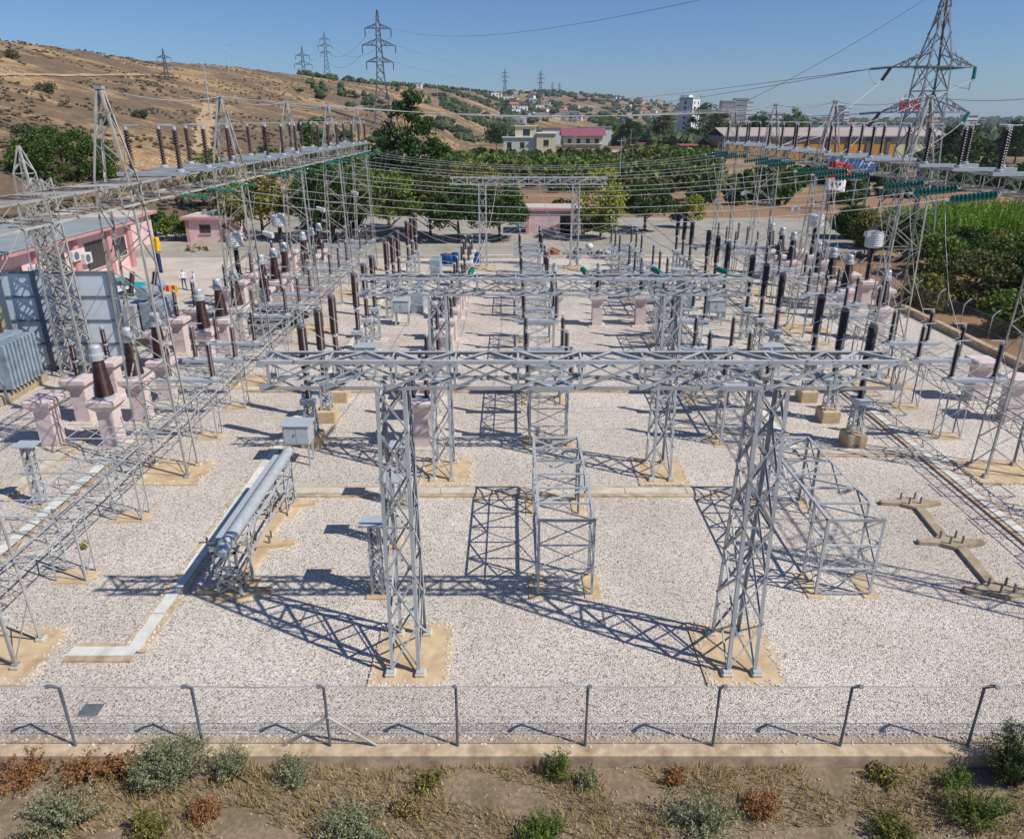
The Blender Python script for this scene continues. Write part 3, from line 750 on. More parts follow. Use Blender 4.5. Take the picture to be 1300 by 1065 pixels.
# slim posts with a plate
def mk_post():
    r = empty('lattice_post')
    tower_parts(r, [(0.06, 0.19, 0.19), (2.55, 0.17, 0.17)], 0.08, 0.045, M['steel'], 5, foot=False)
    MB().box(-0.4, 0.4, -0.3, 0.3, 2.55, 2.6).build('top_plate', M['plate'], r)
    MB().box(-0.35, 0.35, -0.35, 0.35, -0.1, 0.06, 0.02).build('concrete_base', M['conc_sand'], r)
    return r
LP = Maker(mk_post)
for y, t in ((18.65, 'near'), (21.4, 'middle'), (24.1, 'far')):
    LP((-4.2, y, 0), f'{t} slim lattice post with flat top plate left of the front gantry tower', 'lattice post', 'slim lattice posts behind the front gantry')
for y, t in ((24.1, 'far'), (21.4, 'near')):
    LP((-18.2, y, 0), f'{t} slim lattice post with flat top plate beyond the left low truss', 'lattice post', 'slim lattice posts at far left')

# branching concrete foundations with anchor bolts
def foundation(X, label):
    r = empty('equipment_foundation', (X, 21.4, 0)); tag(r, label, 'foundation', 'pronged concrete foundations')
    mb = MB(); bolts = MB()
    for k, y in enumerate((2.72, 0, -2.72)):
        mb.slab([(-1.15, y - .1), (-.45, y - .16), (-.1, y - .42), (.45, y - .3), (1.15, y - .12), (1.18, y + .1), (.45, y + .12), (.3, y + .32), (-.35, y + .3), (-.5, y + .16), (-1.12, y + .14)], -0.1, 0.14 - 0.003 * k)
        for x, yy in ((-.3, .16), (.25, .18), (-.15, -.2), (.3, -.16)):
            bolts.bar((X * 0 + x, y + yy, 0.12), (x, y + yy, 0.42), 0.05)
        if k < 2: mb.slab([(-.02, y - .44), (.34, y - .34), (.1, y - 2.36), (-.24, y - 2.4)], -0.1, 0.128)
    mb.build('footing', M['conc_old'] if X > 0 else M['conc_sand'], r); bolts.build('anchor_bolts', M['dark_steel'], r)
foundation(15.4, 'pronged brown concrete foundation with upright bolts on the right front gravel')
foundation(-8.75, 'pronged sandy concrete foundation under the narrow pipe stand at left front')

# cable trenches
TZ = 0.0
def trench(pts, wid, label, slabs=1.0, m='slab'):
    pts = [Vector((p[0], p[1], 0)) for p in pts]; o = pts[0]
    r = empty('cable_trench', o); tag(r, label, 'cable trench', 'cable trench covers')
    global TZ; TZ += .004; e = MB(); c = MB(); zz = TZ
    for a, b in zip(pts, pts[1:]):
        d = (b - a).normalized(); n = Vector((-d.y, d.x, 0)); a2 = a - d * (wid * .5); b2 = b + d * (wid * .5)
        for s in (-1, 1):
            e.prism(a2 - o + n * s * (wid * .5 + .1) + Z3 * -.1, b2 - o + n * s * (wid * .5 + .1) + Z3 * -.1, [n * q + Z3 * h for q, h in ((-.1, 0), (.1, 0), (.1, .15 + zz), (-.1, .15 + zz))])
        L_ = (b2 - a2).length; k = max(1, int(L_ / slabs))
        for i in range(k):
            p0 = a2 + d * (L_ * i / k + .012); p1 = a2 + d * (L_ * (i + 1) / k - .012); w2 = wid / 2 + .02
            dz = random.uniform(-.008, .008) + zz
            c.prism(p0 - o, p1 - o, [n * q + Z3 * h for q, h in ((-w2, .054 + dz), (w2, .054 + dz), (w2, .084 + dz), (-w2, .084 + dz))])
        zz += 0.012
    e.build('kerb_edge', M['kerb'], r); c.build('cover_slabs', M[m], r)
trench([(-12.2, 15.95), (-10.65, 15.95)], .32, 'short pale trench cover at left front, meeting the long left one', 0.9)
trench([(-10.62, 16.1), (-10.62, 72)], .32, 'long pale trench cover running away along the left breaker row', 1.6)
trench([(-10.0, 25.06), (9.2, 25.06)], .42, 'cream trench cover crossing the front gravel bay behind the first gantry', 2.4, 'conc')
trench([(-14.4, 36.5), (19.6, 36.5)], .45, 'cream trench cover crossing the yard at the end of first bay', 2.4, 'conc')
trench([(12.9, 28.6), (18.3, 28.6)], .40, 'short cream trench cover beside the near right breaker', 2.4, 'conc')
trench([(12.7, 29.1), (12.7, 72)], .32, 'pale trench cover running away along the right breaker row', 1.6)
trench([(18.3, 14.2), (18.3, 72)], .30, 'long pale trench cover along the right gantry feet', 0.6)
trench([(-17.6, 16), (-17.6, 27.6)], .40, 'pale trench cover at far left before the pink pedestals', 2.0)
trench([(-20.0, 24.5), (-20.0, 31)], .40, 'pale trench cover at left edge beside the transformer', 2.0, 'conc')
# small things on the gravel
r = empty('drain_grate', at(115, 902)); tag(r, 'small dark drain grate in the gravel near the front fence at left', 'drain grate')
mb = MB(); mb.box(-.24, .24, -.2, -.17, 0, .03); mb.box(-.24, .24, .17, .2, 0, .03); mb.box(-.24, -.21, -.17, .17, 0, .03); mb.box(.21, .24, -.17, .17, 0, .03); mb.build('frame', M['dark_steel'], r)
mb = MB()
for k in range(9): mb.box(-.2 + k * .048, -.2 + k * .048 + .026, -.17, .17, 0.003, .025)
mb.build('grille', M['dark_steel'], r)

# ------------------------------------------------------------------ conductors, insulator strings
def sag(a, b, s, n=24):
    a = Vector(a); b = Vector(b); return [a + (b - a) * (i / n) - Z3 * (4 * s * (i / n) * (1 - i / n)) for i in range(n + 1)]
def mk_string(nd, m):
    def f():
        r = empty('insulator_string'); L_ = nd * 0.15
        P = [(0.02, 0)]
        for i in range(nd): z = 0.08 + i * .15; P += [(0.03, z), (0.125, z + .03), (0.125, z + .05), (0.05, z + .07), (0.03, z + .11)]
        MB().lathe(P + [(0.02, L_ + .1)], 10, (0, 0, 0), (1, 0, -0.08)).build('discs', M[m], r, True)
        mb = MB(); mb.bar((-0.14, 0, 0.01), (0.02, 0, 0), 0.05); mb.bar((L_ + .1, 0, -0.08 * L_), (L_ + .26, 0, -0.08 * L_ - .02), 0.06, .09); mb.build('clamp', M['steel'], r)
        return r
    return f
STG = Maker(mk_string(11, 'glass'))
for b in range(1, 5):
    for j in range(3):
        Y = BAY[b] + OFF[j]; wh = f'{ORD[b-1]} bay from camera'
        STG((XR - .95, Y, 11.1), f'{PH[j]} green glass string at right gantry beam, {wh}', 'insulator string', 'glass strings at the right beam', rz=pi, scale=(1.12, 1.45, 1.45))
        STG((XL + .95, Y, 11.1), f'{PH[j]} green glass string at left gantry beam, {wh}', 'insulator string', 'glass strings at the left beam', scale=(.75, .75, .75))
        a = Vector((XL + .95 + 1.9, Y, 10.95)); e = Vector((XR - .95 - 1.9, Y, 10.95))
        pts = sag(a, e, 1.0); mb = MB(); mb.path([p - a for p in pts], 0.012)
        tag(mb.build('conductor', M['wire'], loc=a), f'{PH[j]} sagging bare conductor strung between the side gantries, {wh}', 'conductor', 'conductors between the side gantries')
        # droppers down to the low switches
        for X, sg in ((XL + 1.15, 1), (XR - 1.15, -1)):
            o = Vector((X, Y, 5.1)); top = Vector((X + sg * 1.9, Y, 10.9)); mb = MB()
            mb.path([Vector((0, 0, 0)), (top - o) * .35 + Vector((sg * .25, 0, -.1)), (top - o) * .75 + Vector((sg * .15, 0, 0)), top - o], .014, 3)
            tag(mb.build('dropper_wire', M['wire'], loc=o), f'{PH[j]} thin wire dropping to the low {"left" if sg > 0 else "right"} truss, {wh}', 'wire', 'dropper wires')
    Y = BAY[b + 0] if b < 5 else 0
for k in range(2, 6):
    a = Vector((XL, BAY[k], 15.0)); e = Vector((XR, BAY[k], 15.0)); mb = MB(); mb.path([p - a for p in sag(a, e, 0.9)], .016)
    tag(mb.build('shield_wire', M['wire'], loc=a), f'thin shield wire between the {ORD[k]} pair of gantry peaks from camera', 'wire', 'shield wires')
# strings and conductors on the cross gantries, running away from camera
for k, x in enumerate((-1.6, 2.85, 5.7, 8.3)):
    STG((x, BAY[1] + .3, 8.42), f'{ORD[k]} green glass string from left on top of the second gantry beam', 'insulator string', 'glass strings on the second gantry', rz=pi / 2, scale=(.8, .9, .9))
    a = Vector((x, BAY[1] + 1.9, 8.3)); e = Vector((x * .9, BAY[5] - .5, 8.3)); mb = MB(); mb.path([p - a for p in sag(a, e, 1.0)], .018)
    tag(mb.build('conductor', M['wire'], loc=a), f'{ORD[k]} conductor from left running from second gantry to far gantry', 'conductor', 'conductors along the yard')
# jumpers between breakers, pedestals and stands
for b in range(1, 5):
    for j in range(3):
        Y = BAY[b] + OFF[j]
        for nm, a, e, s in (('left breaker to centre pedestal', (-9.1, Y, 5.7), (-4.4, Y - .1, 3.7), .45), ('centre pedestal to centre stand', (-3.8, Y - .1, 3.7), (.7, Y, 4.8), .5),
                            ('centre stand to right stand', (2.6, Y, 4.8), (9.4, Y, 4.8), .7), ('right stand to right breaker', (11.3, Y, 4.8), (15.6, Y, 5.7), .5),
                            ('left breaker to low left truss', (-9.1, Y, 5.72), (-13.25, Y, 5.1), .5), ('right breaker to low right truss', (15.6, Y, 5.72), (19.45, Y, 5.1), .5)):
            a = Vector(a); mb = MB(); mb.path([p - a for p in sag(a, e, s, 10)], .012, 3)
            tag(mb.build('jumper_wire', M['wire'], loc=a), f'{PH[j]} wire, {nm}, {ORD[b-1]} equipped bay', 'wire', 'jumper wires')

# floodlights on the side towers
def mk_flood():
    r = empty('floodlight')
    mb = MB(); mb.bar((0, 0, 0), (0.7, -0.1, 0.15), .05); mb.build('arm', M['steel'], r)
    mb = MB(); mb.prism(Vector((.6, -.1, .2)), Vector((1.15, -.22, .05)), [Vector((0, y * .14, z * .09)) for y, z in ((-1, -1), (1, -1), (1, 1), (-1, 1))], [Vector((0, y * .2, z * .12)) for y, z in ((-1, -1), (1, -1), (1, 1), (-1, 1))])
    mb.build('lamp_housing', M['white'], r)
    return r
FL = Maker(mk_flood)
for k in (1, 2, 3, 4):
  if k > 1:
    FL((XL + .75, BAY[k], 8.2), f'white floodlight on the {ORD[k]} left gantry tower from camera', 'floodlight', 'floodlights on gantry towers')
  if k > 1:
    FL((XR - .75, BAY[k], 8.2), f'white floodlight on the {ORD[k]} right gantry tower from camera', 'floodlight', 'floodlights on gantry towers', rz=pi)

# ------------------------------------------------------------------ fences and kerbs
fx = [1.74 + 3.03 * k for k in range(-8, 8)]
r = empty('chain_link_fence', (1.74, 12.8, 0)); tag(r, 'chain link fence with bent posts on the concrete kerb in the foreground', 'fence')
pp = None
for x in fx:
    if pp is None:
        pp = MB().path([(0, 0, 0.02), (0, 0, 1.78), (0, -.16, 1.98), (0, -.3, 2.12)], .036, 8).build('post', M['dark_steel'], r); q = pp
        MB().lathe([(.05, 0), (.05, .06)], 8, (0, -.3, 2.1), (0, -.7, .7)).build('post_cap', M['dark_steel'], pp)
    else: q = copy_tree(pp, r)
    q.location = (x - 1.74, 0, 0)
mb = MB(); xa, xb = fx[0] - 1.74, fx[-1] - 1.74; z0, z1 = 0.09, 1.74; d = .1
n = int((xb - xa + (z1 - z0)) / d)
for i in range(n):
    x = xa - (z1 - z0) + i * d
    for s in (1, -1):
        p0 = Vector((x, .045, z0 if s > 0 else z1)); p1 = Vector((x + z1 - z0, .045 + .004 * s, z1 if s > 0 else z0))
        if p0.x < xa:
            t = (xa - p0.x) / (p1.x - p0.x); p0 = p0 + (p1 - p0) * t
        if p1.x > xb:
            t = (xb - p0.x) / (p1.x - p0.x); p1 = p0 + (p1 - p0) * t
        if (p1 - p0).length > .05: mb.tube(p0, p1, .0017, 3)
mb.build('wire_mesh', M['dark_steel'], r)
mb = MB()
for z in (0.1, 0.9, 1.74):
    mb.path([(xa + (xb - xa) * i / 60, .05, z - .012 * sin(pi * ((i % 4) / 4))) for i in range(61)], .009, 4)
for y, z in ((-.12, 1.93), (-.2, 2.02), (-.29, 2.11)): mb.path([(xa + (xb - xa) * i / 60, y, z - .02 * sin(pi * ((i % 4) / 4))) for i in range(61)], .006, 3)
mb.build('strand_wire', M['steel2'], r)
for s in (-1, 1):
    MB().tube((-6.06, 0, .92), (-6.06 + s * 1.12, 0, .03), .032, 8).build('brace', M['steel2'], r)
mb = MB(); mb.box(-25, 30.2, 12.52, 13.12, G0 - .05, .035, .02); k = mb.build('front_kerb', M['kerb']); tag(k, 'long sandy concrete kerb under the front chain link fence', 'kerb')
mb = MB(); mb.box(30.2, 30.7, 12.52, 84, G0 - .05, .42, .03); tag(mb.build('boundary_wall', M['kerb']), 'low concrete boundary wall along the right edge of the yard', 'wall')
r = empty('side_fence', (31.3, 20, G0)); tag(r, 'row of bent fence posts with wire mesh behind the right boundary wall', 'fence')
pp = None
for k in range(20):
    if pp is None: pp = q = MB().path([(0, 0, 0), (0, 0, 2.3), (.22, 0, 2.55), (.42, 0, 2.68)], .05, 8).build('post', M['grey_cap'], r)
    else: q = pp.copy(); col.objects.link(q)
    q.location = (0, k * 3.1, 0)
mb = MB()
for i in range(int(62 / .16)):
    y = -2.2 + i * .16
    for s in (1, -1):
        p0 = Vector((.06, max(-2.2, y), .05 if s > 0 else 2.25)); p1 = Vector((.06 + .004 * s, min(59, y + 2.2), 2.25 if s > 0 else .05)); mb.tube(p0, p1, .003, 3)
for z in (.05, 1.2, 2.25): mb.tube((.07, -2, z), (.07, 59, z), .01, 4)
mb.build('wire_mesh', M['steel2'], r)

# ------------------------------------------------------------------ left side: transformer, blast wall, buildings
r = empty('power_transformer', (-29.0, 36.0, 0)); tag(r, 'pale blue power transformer with finned radiators at the left edge', 'transformer')
MB().box(-3.2, 2.0, -1.4, 1.6, .5, 3.0, .06).build('tank', M['xfmr'], r)
MB().box(-3.6, 2.6, -2.0, 2.0, -.1, .49, .05).build('concrete_plinth', M['conc_old'], r)
for k in range(3):
    g = MB()
    for i in range(7): g.box(-2.9 + k * 1.75 + i * .2, -2.9 + k * 1.75 + i * .2 + .11, -2.35, -1.55, .7, 3.1, .03)
    g.box(-2.95 + k * 1.75, -1.5 + k * 1.75, -1.6, -1.45, 2.85, 3.02); g.box(-2.95 + k * 1.75, -1.5 + k * 1.75, -1.6, -1.45, .8, .95)
    g.build('radiator', M['xfmr'], r)
g = MB()
for i in range(9): g.box(2.15, 2.95, -1.3 + i * .3, -1.14 + i * .3, .7, 3.1, .03)
g.box(2.02, 2.15, -1.3, 1.4, 2.85, 3.0); g.box(2.02, 2.15, -1.3, 1.4, .8, .95); g.build('radiator', M['xfmr'], r)
MB().box(-3.25, 2.05, -1.45, 1.65, 3.003, 3.1, .02).build('tank_lid', M['xfmr'], r)
c = MB().tube((-3.0, 1.1, 4.1), (.6, 1.1, 4.1), .48, 20).build('conservator', M['xfmr'], r)
for x in (-2.4, 0): MB().bar((x, 1.1, 3.1), (x, 1.1, 3.66), .14).build('saddle', M['xfmr'], c)
for k, (x, y) in enumerate(((-2.2, -.5), (-.6, -.5), (1.0, -.5), (1.2, 1.1))):
    b_ = MB().lathe(sheds(3.1, 4.7 if k < 3 else 4.2, .1, .17, 12), 12, (x, y, 0)).build('bushing', M['porc'], r, True)
    MB().lathe([(.1, 4.7 if k < 3 else 4.2), (.1, 4.9 if k < 3 else 4.4), (.03, 5.1 if k < 3 else 4.6)], 8, (x, y, 0)).build('terminal', M['grey_cap'], b_)
mb = MB(); mb.path([(2.4, -1.7, 3.2), (2.4, -1.7, 2.0), (2.9, -1.9, 1.2), (2.9, -1.9, .4)], .07, 8); mb.tube((2.2, -1.7, 3.2), (2.9, -1.7, 3.25), .14, 10); mb.build('pipework', M['dark_steel'], r)

def blast(x0, x1, y, h, label):
    r = empty('blast_wall', (x0, y, 0)); tag(r, label, 'wall'); L_ = x1 - x0
    for k in range(4):
        z = .25 + k * (h - .3) / 4; MB().box(.2, L_ - .2, -.07, .07, z + .06, z + (h - .3) / 4 - .06).build('panel', M['panel'], r)
        MB().box(.18, L_ - .18, -.12, .12, z - .055, z + .055).build('rail', M['frame_dark'], r)
    MB().box(.18, L_ - .18, -.13, .13, h - .11, h).build('rail', M['frame_dark'], r)
    for x in (0.0, L_ * .3, L_ - .3):
        mb = MB(); mb.box(x, x + .3, -.2, -.165, -.1, h + .05); mb.box(x, x + .3, .165, .2, -.1, h + .05); mb.box(x + .125, x + .175, -.164, .164, -.1, h + .05); mb.build('column', M['frame_dark'], r)
blast(-29.2, -22.6, 39.8, 5.9, 'tall grey panelled wall in a dark steel frame behind the left transformer')
r = empty('yellow_wall', (-33.5, 41.5, 0)); tag(r, 'faded yellow and pink low wall at the left edge beyond the transformer', 'wall')
MB().box(-3, 4.2, 0, .3, 0.9, 5.0, .02).build('upper_wall', M['plaster_c'], r); MB().box(-3.02, 4.22, -.02, .32, -.1, .897).build('plinth_band', M['pink_dark'], r)
r = empty('second_transformer', (-27.2, 46.5, 0)); tag(r, 'second blue grey transformer behind the tall panelled wall', 'transformer')
MB().box(-2.0, 2.6, -1.4, 1.4, .4, 2.6, .06).build('tank', M['grey_cap'], r); MB().tube((3.1, -1.2, 3.3), (3.1, 1.4, 3.3), .42, 16).build('conservator', M['xfmr'], r)
for k in range(3): MB().lathe(sheds(2.9, 4.6, .11, .19, 12), 12, (-.6 + k * 1.5, .2, 0), (.25, 0, 1)).build('bushing', M['porc'], r, True)
MB().box(2.75, 3.9, -1.2, 1.2, .6, 2.7, .04).build('radiator', M['xfmr'], r); MB().box(-2.3, 4.2, -1.8, 1.8, -.1, .39).build('concrete_plinth', M['conc_old'], r)

def window_parts(w, cx, y, cz, ww, hh, bars=2, axis='x', out=-1, glass='window', frame='brown_trim'):
    """window on a wall; axis x: wall face at y=const, out=-1 faces -y; axis y: wall face at x=const (pass cx as y, y as x)"""
    def bx(a0, a1, d0, d1, z0, z1, mb):
        d0, d1 = sorted((y + out * d0, y + out * d1))
        if axis == 'x': mb.box(a0, a1, d0, d1, z0, z1)
        else: mb.box(d0, d1, a0, a1, z0, z1)
    mb = MB(); t = .07
    bx(cx - ww / 2, cx + ww / 2, .003, .05, cz - hh / 2, cz - hh / 2 + t, mb); bx(cx - ww / 2, cx + ww / 2, .003, .05, cz + hh / 2 - t, cz + hh / 2, mb)
    for i in range(bars + 2):
        a = cx - ww / 2 + (ww - t) * i / (bars + 1); bx(a, a + t, .003, .046, cz - hh / 2 + t, cz + hh / 2 - t, mb)
    f = mb.build('window', M[frame], w)
    mb = MB(); bx(cx - ww / 2 + .03, cx + ww / 2 - .03, .002, .02, cz - hh / 2 + .03, cz + hh / 2 - .03, mb); mb.build('pane', M[glass], f)
    mb = MB(); bx(cx - ww / 2 - .08, cx + ww / 2 + .08, .003, .14, cz - hh / 2 - .1, cz - hh / 2 - .005, mb); mb.build('sill', M['conc'], f)

def hut(loc, sx, sy, h, label, overh=.35, roof='pink_dark', front_door=None, rz=0, awn=0):
    r = empty('hut', loc, rz=rz); tag(r, label, 'hut')
    MB().box(-sx / 2, sx / 2, 0, sy, -.2, h).build('wall', M['pink_wall'], r)
    rf = MB().box(-sx / 2 - overh, sx / 2 + overh, -overh - awn, sy + overh, h + .003, h + .32, .03).build('roof', M[roof], r)
    MB().box(-sx / 2 - overh + .2, sx / 2 + overh - .2, -overh - awn + .2, sy + overh - .2, h + .323, h + .37).build('roof_deck', M['roof_grey'] if roof != 'pink_dark' else M['paving'], rf)
    for x in (-sx / 2, sx / 2 - .35): MB().box(x - .02, x + .37, -.06, -.003, 0, h).build('pilaster', M['pink_dark'], r)
    return r
# control building along the left side
r = empty('control_building', (-38.2, 45.0, 0)); tag(r, 'long pink control building with grey roof and rose pilasters at left', 'building')
MB().box(-11, 0, 0, 26.5, -.2, 4.3).build('wall', M['pink_wall'], r)
rf = MB().box(-11.5, .9, -.7, 27.2, 4.303, 4.62, .03).build('roof', M['pink_dark'], r)
MB().box(-11.2, .95, -.75, 27.25, 4.623, 4.76, .03).build('roof_deck', M['roof_grey'], rf)
for y in (0.2, 5.6, 11.2, 16.6, 22.0, 25.8): MB().box(.003, .32, y, y + .65, -.1, 4.29).build('pilaster', M['pink_dark'], r)
for x in (-10.4, -5.4, -.65): MB().box(x, x + .6, -.3, -.003, -.1, 4.29).build('pilaster', M['pink_dark'], r)
for y, ww in ((3.2, 2.2), (8.6, 2.6), (14.2, 2.6)): window_parts(r, y, 0, 2.4, ww, 1.7, 2, 'y', 1)
window_parts(r, 20.4, 0, 2.3, 3.6, 2.4, 3, 'y', 1); window_parts(r, 24.4, 0, 2.3, 2.2, 1.8, 1, 'y', 1)
for y, z in ((16.0, 2.4), (17.6, 1.9), (10.6, 2.2)):
    a = MB().box(.05, .5, y, y + 1.1, z, z + .9, .03).build('air_conditioner', M['white'], r)
    MB().lathe([(.33, 0), (.36, .02), (.3, .05)], 18, (.5, y + .45, z + .45), (1, 0, 0)).build('fan_grille', M['dark_steel'], a)
h1 = hut((-36.2, 86, 0), 5.6, 4.2, 2.7, 'small pink hut with rose flat roof at the end of the paved yard', .45)
window_parts(h1, -.5, 0, 1.6, 1.3, 1.0, 1)
MB().box(1.2, 2.75, -.02, -.004, .02, 2.3).build('door', M['brown_trim'], h1)
mb = MB()
for k in range(9): mb.box(-1.6 + k * .32, -1.45 + k * .32 + random.random() * .3, .6 + random.random() * 2, 1.2 + random.random() * 2.2, 3.08, 3.2 + random.random() * .4)
mb.build('roof_junk', M['plaster_b'], h1)
h2 = hut((5.6, 92.5, 0), 7.6, 5.0, 2.95, 'pink hut with rose roof band and dark doorway behind the far gantry', .25)
MB().box(.6, 1.9, -.03, -.004, .02, 2.35).build('door', M['rubber'], h2)
h3 = hut((-47.5, 80, 0), 9, 6, 3.4, 'pink building with rose roof beyond the control building', .6)
r = empty('white_shed', (-63, 66, 0)); tag(r, 'white roofed shed at the far left behind the high gantry', 'shed')
MB().box(-9, 7, 0, 9, -.3, 4.6).build('wall', M['plaster_b'], r)
mb = MB(); mb.prism(Vector((-9.6, 0, 0)), Vector((7.6, 0, 0)), [Vector((0, -.8, 4.6)), Vector((0, 4.5, 6.1)), Vector((0, 9.8, 4.6)), Vector((0, 9.8, 4.75)), Vector((0, 4.5, 6.3)), Vector((0, -.8, 4.75))]); mb.build('roof', M['white'], r)

# ------------------------------------------------------------------ vehicles and people on the paved yard
def car(loc, rz, m, label, cat='car', van=False):
    r = empty('parked_car' if not van else 'parked_van', loc, rz=rz); tag(r, label, cat)
    hi = 1.45 if not van else 1.9
    pr = [(-2.1, .35), (2.1, .35), (2.15, .7), (1.95, .9), (1.1, .98), (.5, hi), (-1.2, hi), (-1.85, 1.0), (-2.15, .92)]
    if van: pr = [(-2.1, .35), (2.1, .35), (2.15, .8), (1.95, 1.05), (1.4, 1.15), (.9, hi), (-1.9, hi), (-2.15, 1.1)]
    mb = MB(); n = len(pr)
    def ins(x, z, s): return s * (.85 if z < 1.0 else .68)
    for s in (-1, 1): mb.v += [(x, ins(x, z, s), z) for x, z in pr]
    for i in range(n): j = (i + 1) % n; mb.f.append((i, j, n + j, n + i))
    mb.f.append(tuple(reversed(range(n)))); mb.f.append(tuple(range(n, 2 * n)))
    b_ = mb.build('body', m, r)
    bv = b_.modifiers.new('bevel', 'BEVEL'); bv.width = .06; bv.segments = 2; bv.limit_method = 'ANGLE'
    for s in (-1, 1):
        pts = [(1.0, 1.02), (.48, hi - .08), (-1.1, hi - .08), (-1.6, 1.02)]
        f = lambda x, z: (x, s * (.85 - (.17) * (z - .98) / (hi - .98) + .012), z)
        mb = MB(); a = [Vector(f(*p)) for p in pts]; mb.prism(Vector((0, 0, 0)), Vector((0, s * .01, 0)), a); mb.build('side_window', M['window'], r)
    for xs in ((1.12, 1.0, .56, hi - .06), (-1.86, 1.02, -1.25, hi - .06)):
        d = .02 if xs[0] > 0 else -.02
        mb = MB(); a = [Vector((xs[0] + d, -.74, xs[1] + .01)), Vector((xs[0] + d, .74, xs[1] + .01)), Vector((xs[2] + d, .62, xs[3] + .01)), Vector((xs[2] + d, -.62, xs[3] + .01))]
        mb.prism(Vector((0, 0, 0)), Vector((d * .5, 0, .012)), a); mb.build('windscreen', M['window'], r)
    for x in (-1.3, 1.3):
        for s in (-1, 1):
            w_ = empty('wheel', (x, s * .78, .32), r)
            MB().lathe([(.2, -.1), (.32, -.09), (.33, 0), (.32, .09), (.2, .1)], 16, (0, 0, 0), (0, 1, 0)).build('tyre', M['rubber'], w_)
            MB().lathe([(.19, -.105), (.12, -.112), (.19, .105), (.12, .112)], 12, (0, 0, 0), (0, 1, 0)).build('rim', M['plate'], w_)
    for s in (-1, 1):
        MB().box(2.06, 2.17, s * .62 - .14, s * .62 + .14, .68, .8).build('headlight', M['white'], r); MB().box(-2.17, -2.07, s * .62 - .12, s * .62 + .12, .75, .88).build('tail_light', M['red'], r)
    return r
car((-16.7, 49.0, .0), radians(55), M['car_dark'], 'dark blue car parked by the left low truss')
car((-33.0, 58.5, .02), radians(15), M['turq'], 'turquoise car parked in front of the pink control building')
car((-30.0, 53.0, .02), radians(80), M['white'], 'white van parked on the paving behind the tall panelled wall', 'van', True)
def person(loc, rz, shirt, trousers, label, arm=0.3):
    r = empty('person', loc, rz=rz); tag(r, label, 'person')
    V = [(0, 0, .95), (0, 0, 1.2), (0, 0, 1.42), (0, 0, 1.52), (0, .02, 1.64), (0, .03, 1.74),
         (.1, 0, .9), (.11, .02, .5), (.12, 0, .08), (.12, .14, .04), (-.1, 0, .9), (-.13, -.03, .5), (-.15, -.05, .08), (-.15, .09, .04),
         (.2, 0, 1.4), (.27, .04, 1.12), (.26, .04 + arm, .95), (.26, .08 + arm, .86), (-.2, 0, 1.4), (-.26, 0, 1.12), (-.25, .12, .9), (-.25, .15, .81)]
    E_ = [(0, 1), (1, 2), (2, 3), (3, 4), (4, 5), (0, 6), (6, 7), (7, 8), (8, 9), (0, 10), (10, 11), (11, 12), (12, 13), (2, 14), (14, 15), (15, 16), (16, 17), (2, 18), (18, 19), (19, 20), (20, 21)]
    R_ = [.15, .15, .14, .055, .1, .085, .095, .07, .05, .045, .095, .07, .05, .045, .065, .05, .04, .035, .065, .05, .04, .035]
    me = bpy.data.meshes.new('body'); me.from_pydata(V, E_, []); o = bpy.data.objects.new('body', me); col.objects.link(o); o.parent = r
    m = o.modifiers.new('skin', 'SKIN'); sv = me.skin_vertices[0].data
    for i, q in enumerate(R_): sv[i].radius = (q, q * .8)
    sv[0].use_root = True
    o.modifiers.new('sub', 'SUBSURF').levels = 1; o.modifiers['sub'].render_levels = 2
    mm = bpy.data.materials.new('clothed_figure'); mm.use_nodes = True; n = mm.node_tree.nodes; L = mm.node_tree.links
    tc = n.new('ShaderNodeTexCoord'); sx = n.new('ShaderNodeSeparateXYZ'); L.new(tc.outputs['Object'], sx.inputs[0])
    rp = n.new('ShaderNodeValToRGB'); rp.color_ramp.interpolation = 'CONSTANT'; e = rp.color_ramp.elements
    e[0].position = 0; e[0].color = S(40, 34, 32); e[1].position = .06; e[1].color = trousers
    for p_, c_ in ((.53, shirt), (.815, S(176, 128, 100)), (.93, S(36, 28, 26))): q = e.new(p_); q.color = c_
    mp = n.new('ShaderNodeMath'); mp.operation = 'DIVIDE'; mp.inputs[1].default_value = 1.85; L.new(sx.outputs[2], mp.inputs[0]); L.new(mp.outputs[0], rp.inputs[0])
    L.new(rp.outputs[0], n['Principled BSDF'].inputs['Base Color']); me.materials.append(mm)
person((-28.6, 61.0, .02), radians(200), S(226, 226, 226), S(44, 54, 84), 'person in white shirt and dark blue trousers standing on the paving', .1)
person((-27.4, 60.4, .02), radians(120), S(206, 210, 216), S(196, 200, 206), 'person in pale clothes beside the one in dark trousers', .3)
r = empty('striped_barrier', (-28.6, 58.2, .02)); tag(r, 'small red and yellow striped barrier near the two people', 'barrier')
for k in range(6): MB().box(-.75 + k * .25, -.503 + k * .25, -.04, .04, .45, .95).build('stripe_board', M['yellow'] if k % 2 else M['red'], r)
for x in (-.6, .6): MB().bar((x, 0, 0), (x, 0, .44), .07).build('leg', M['yellow'], r)
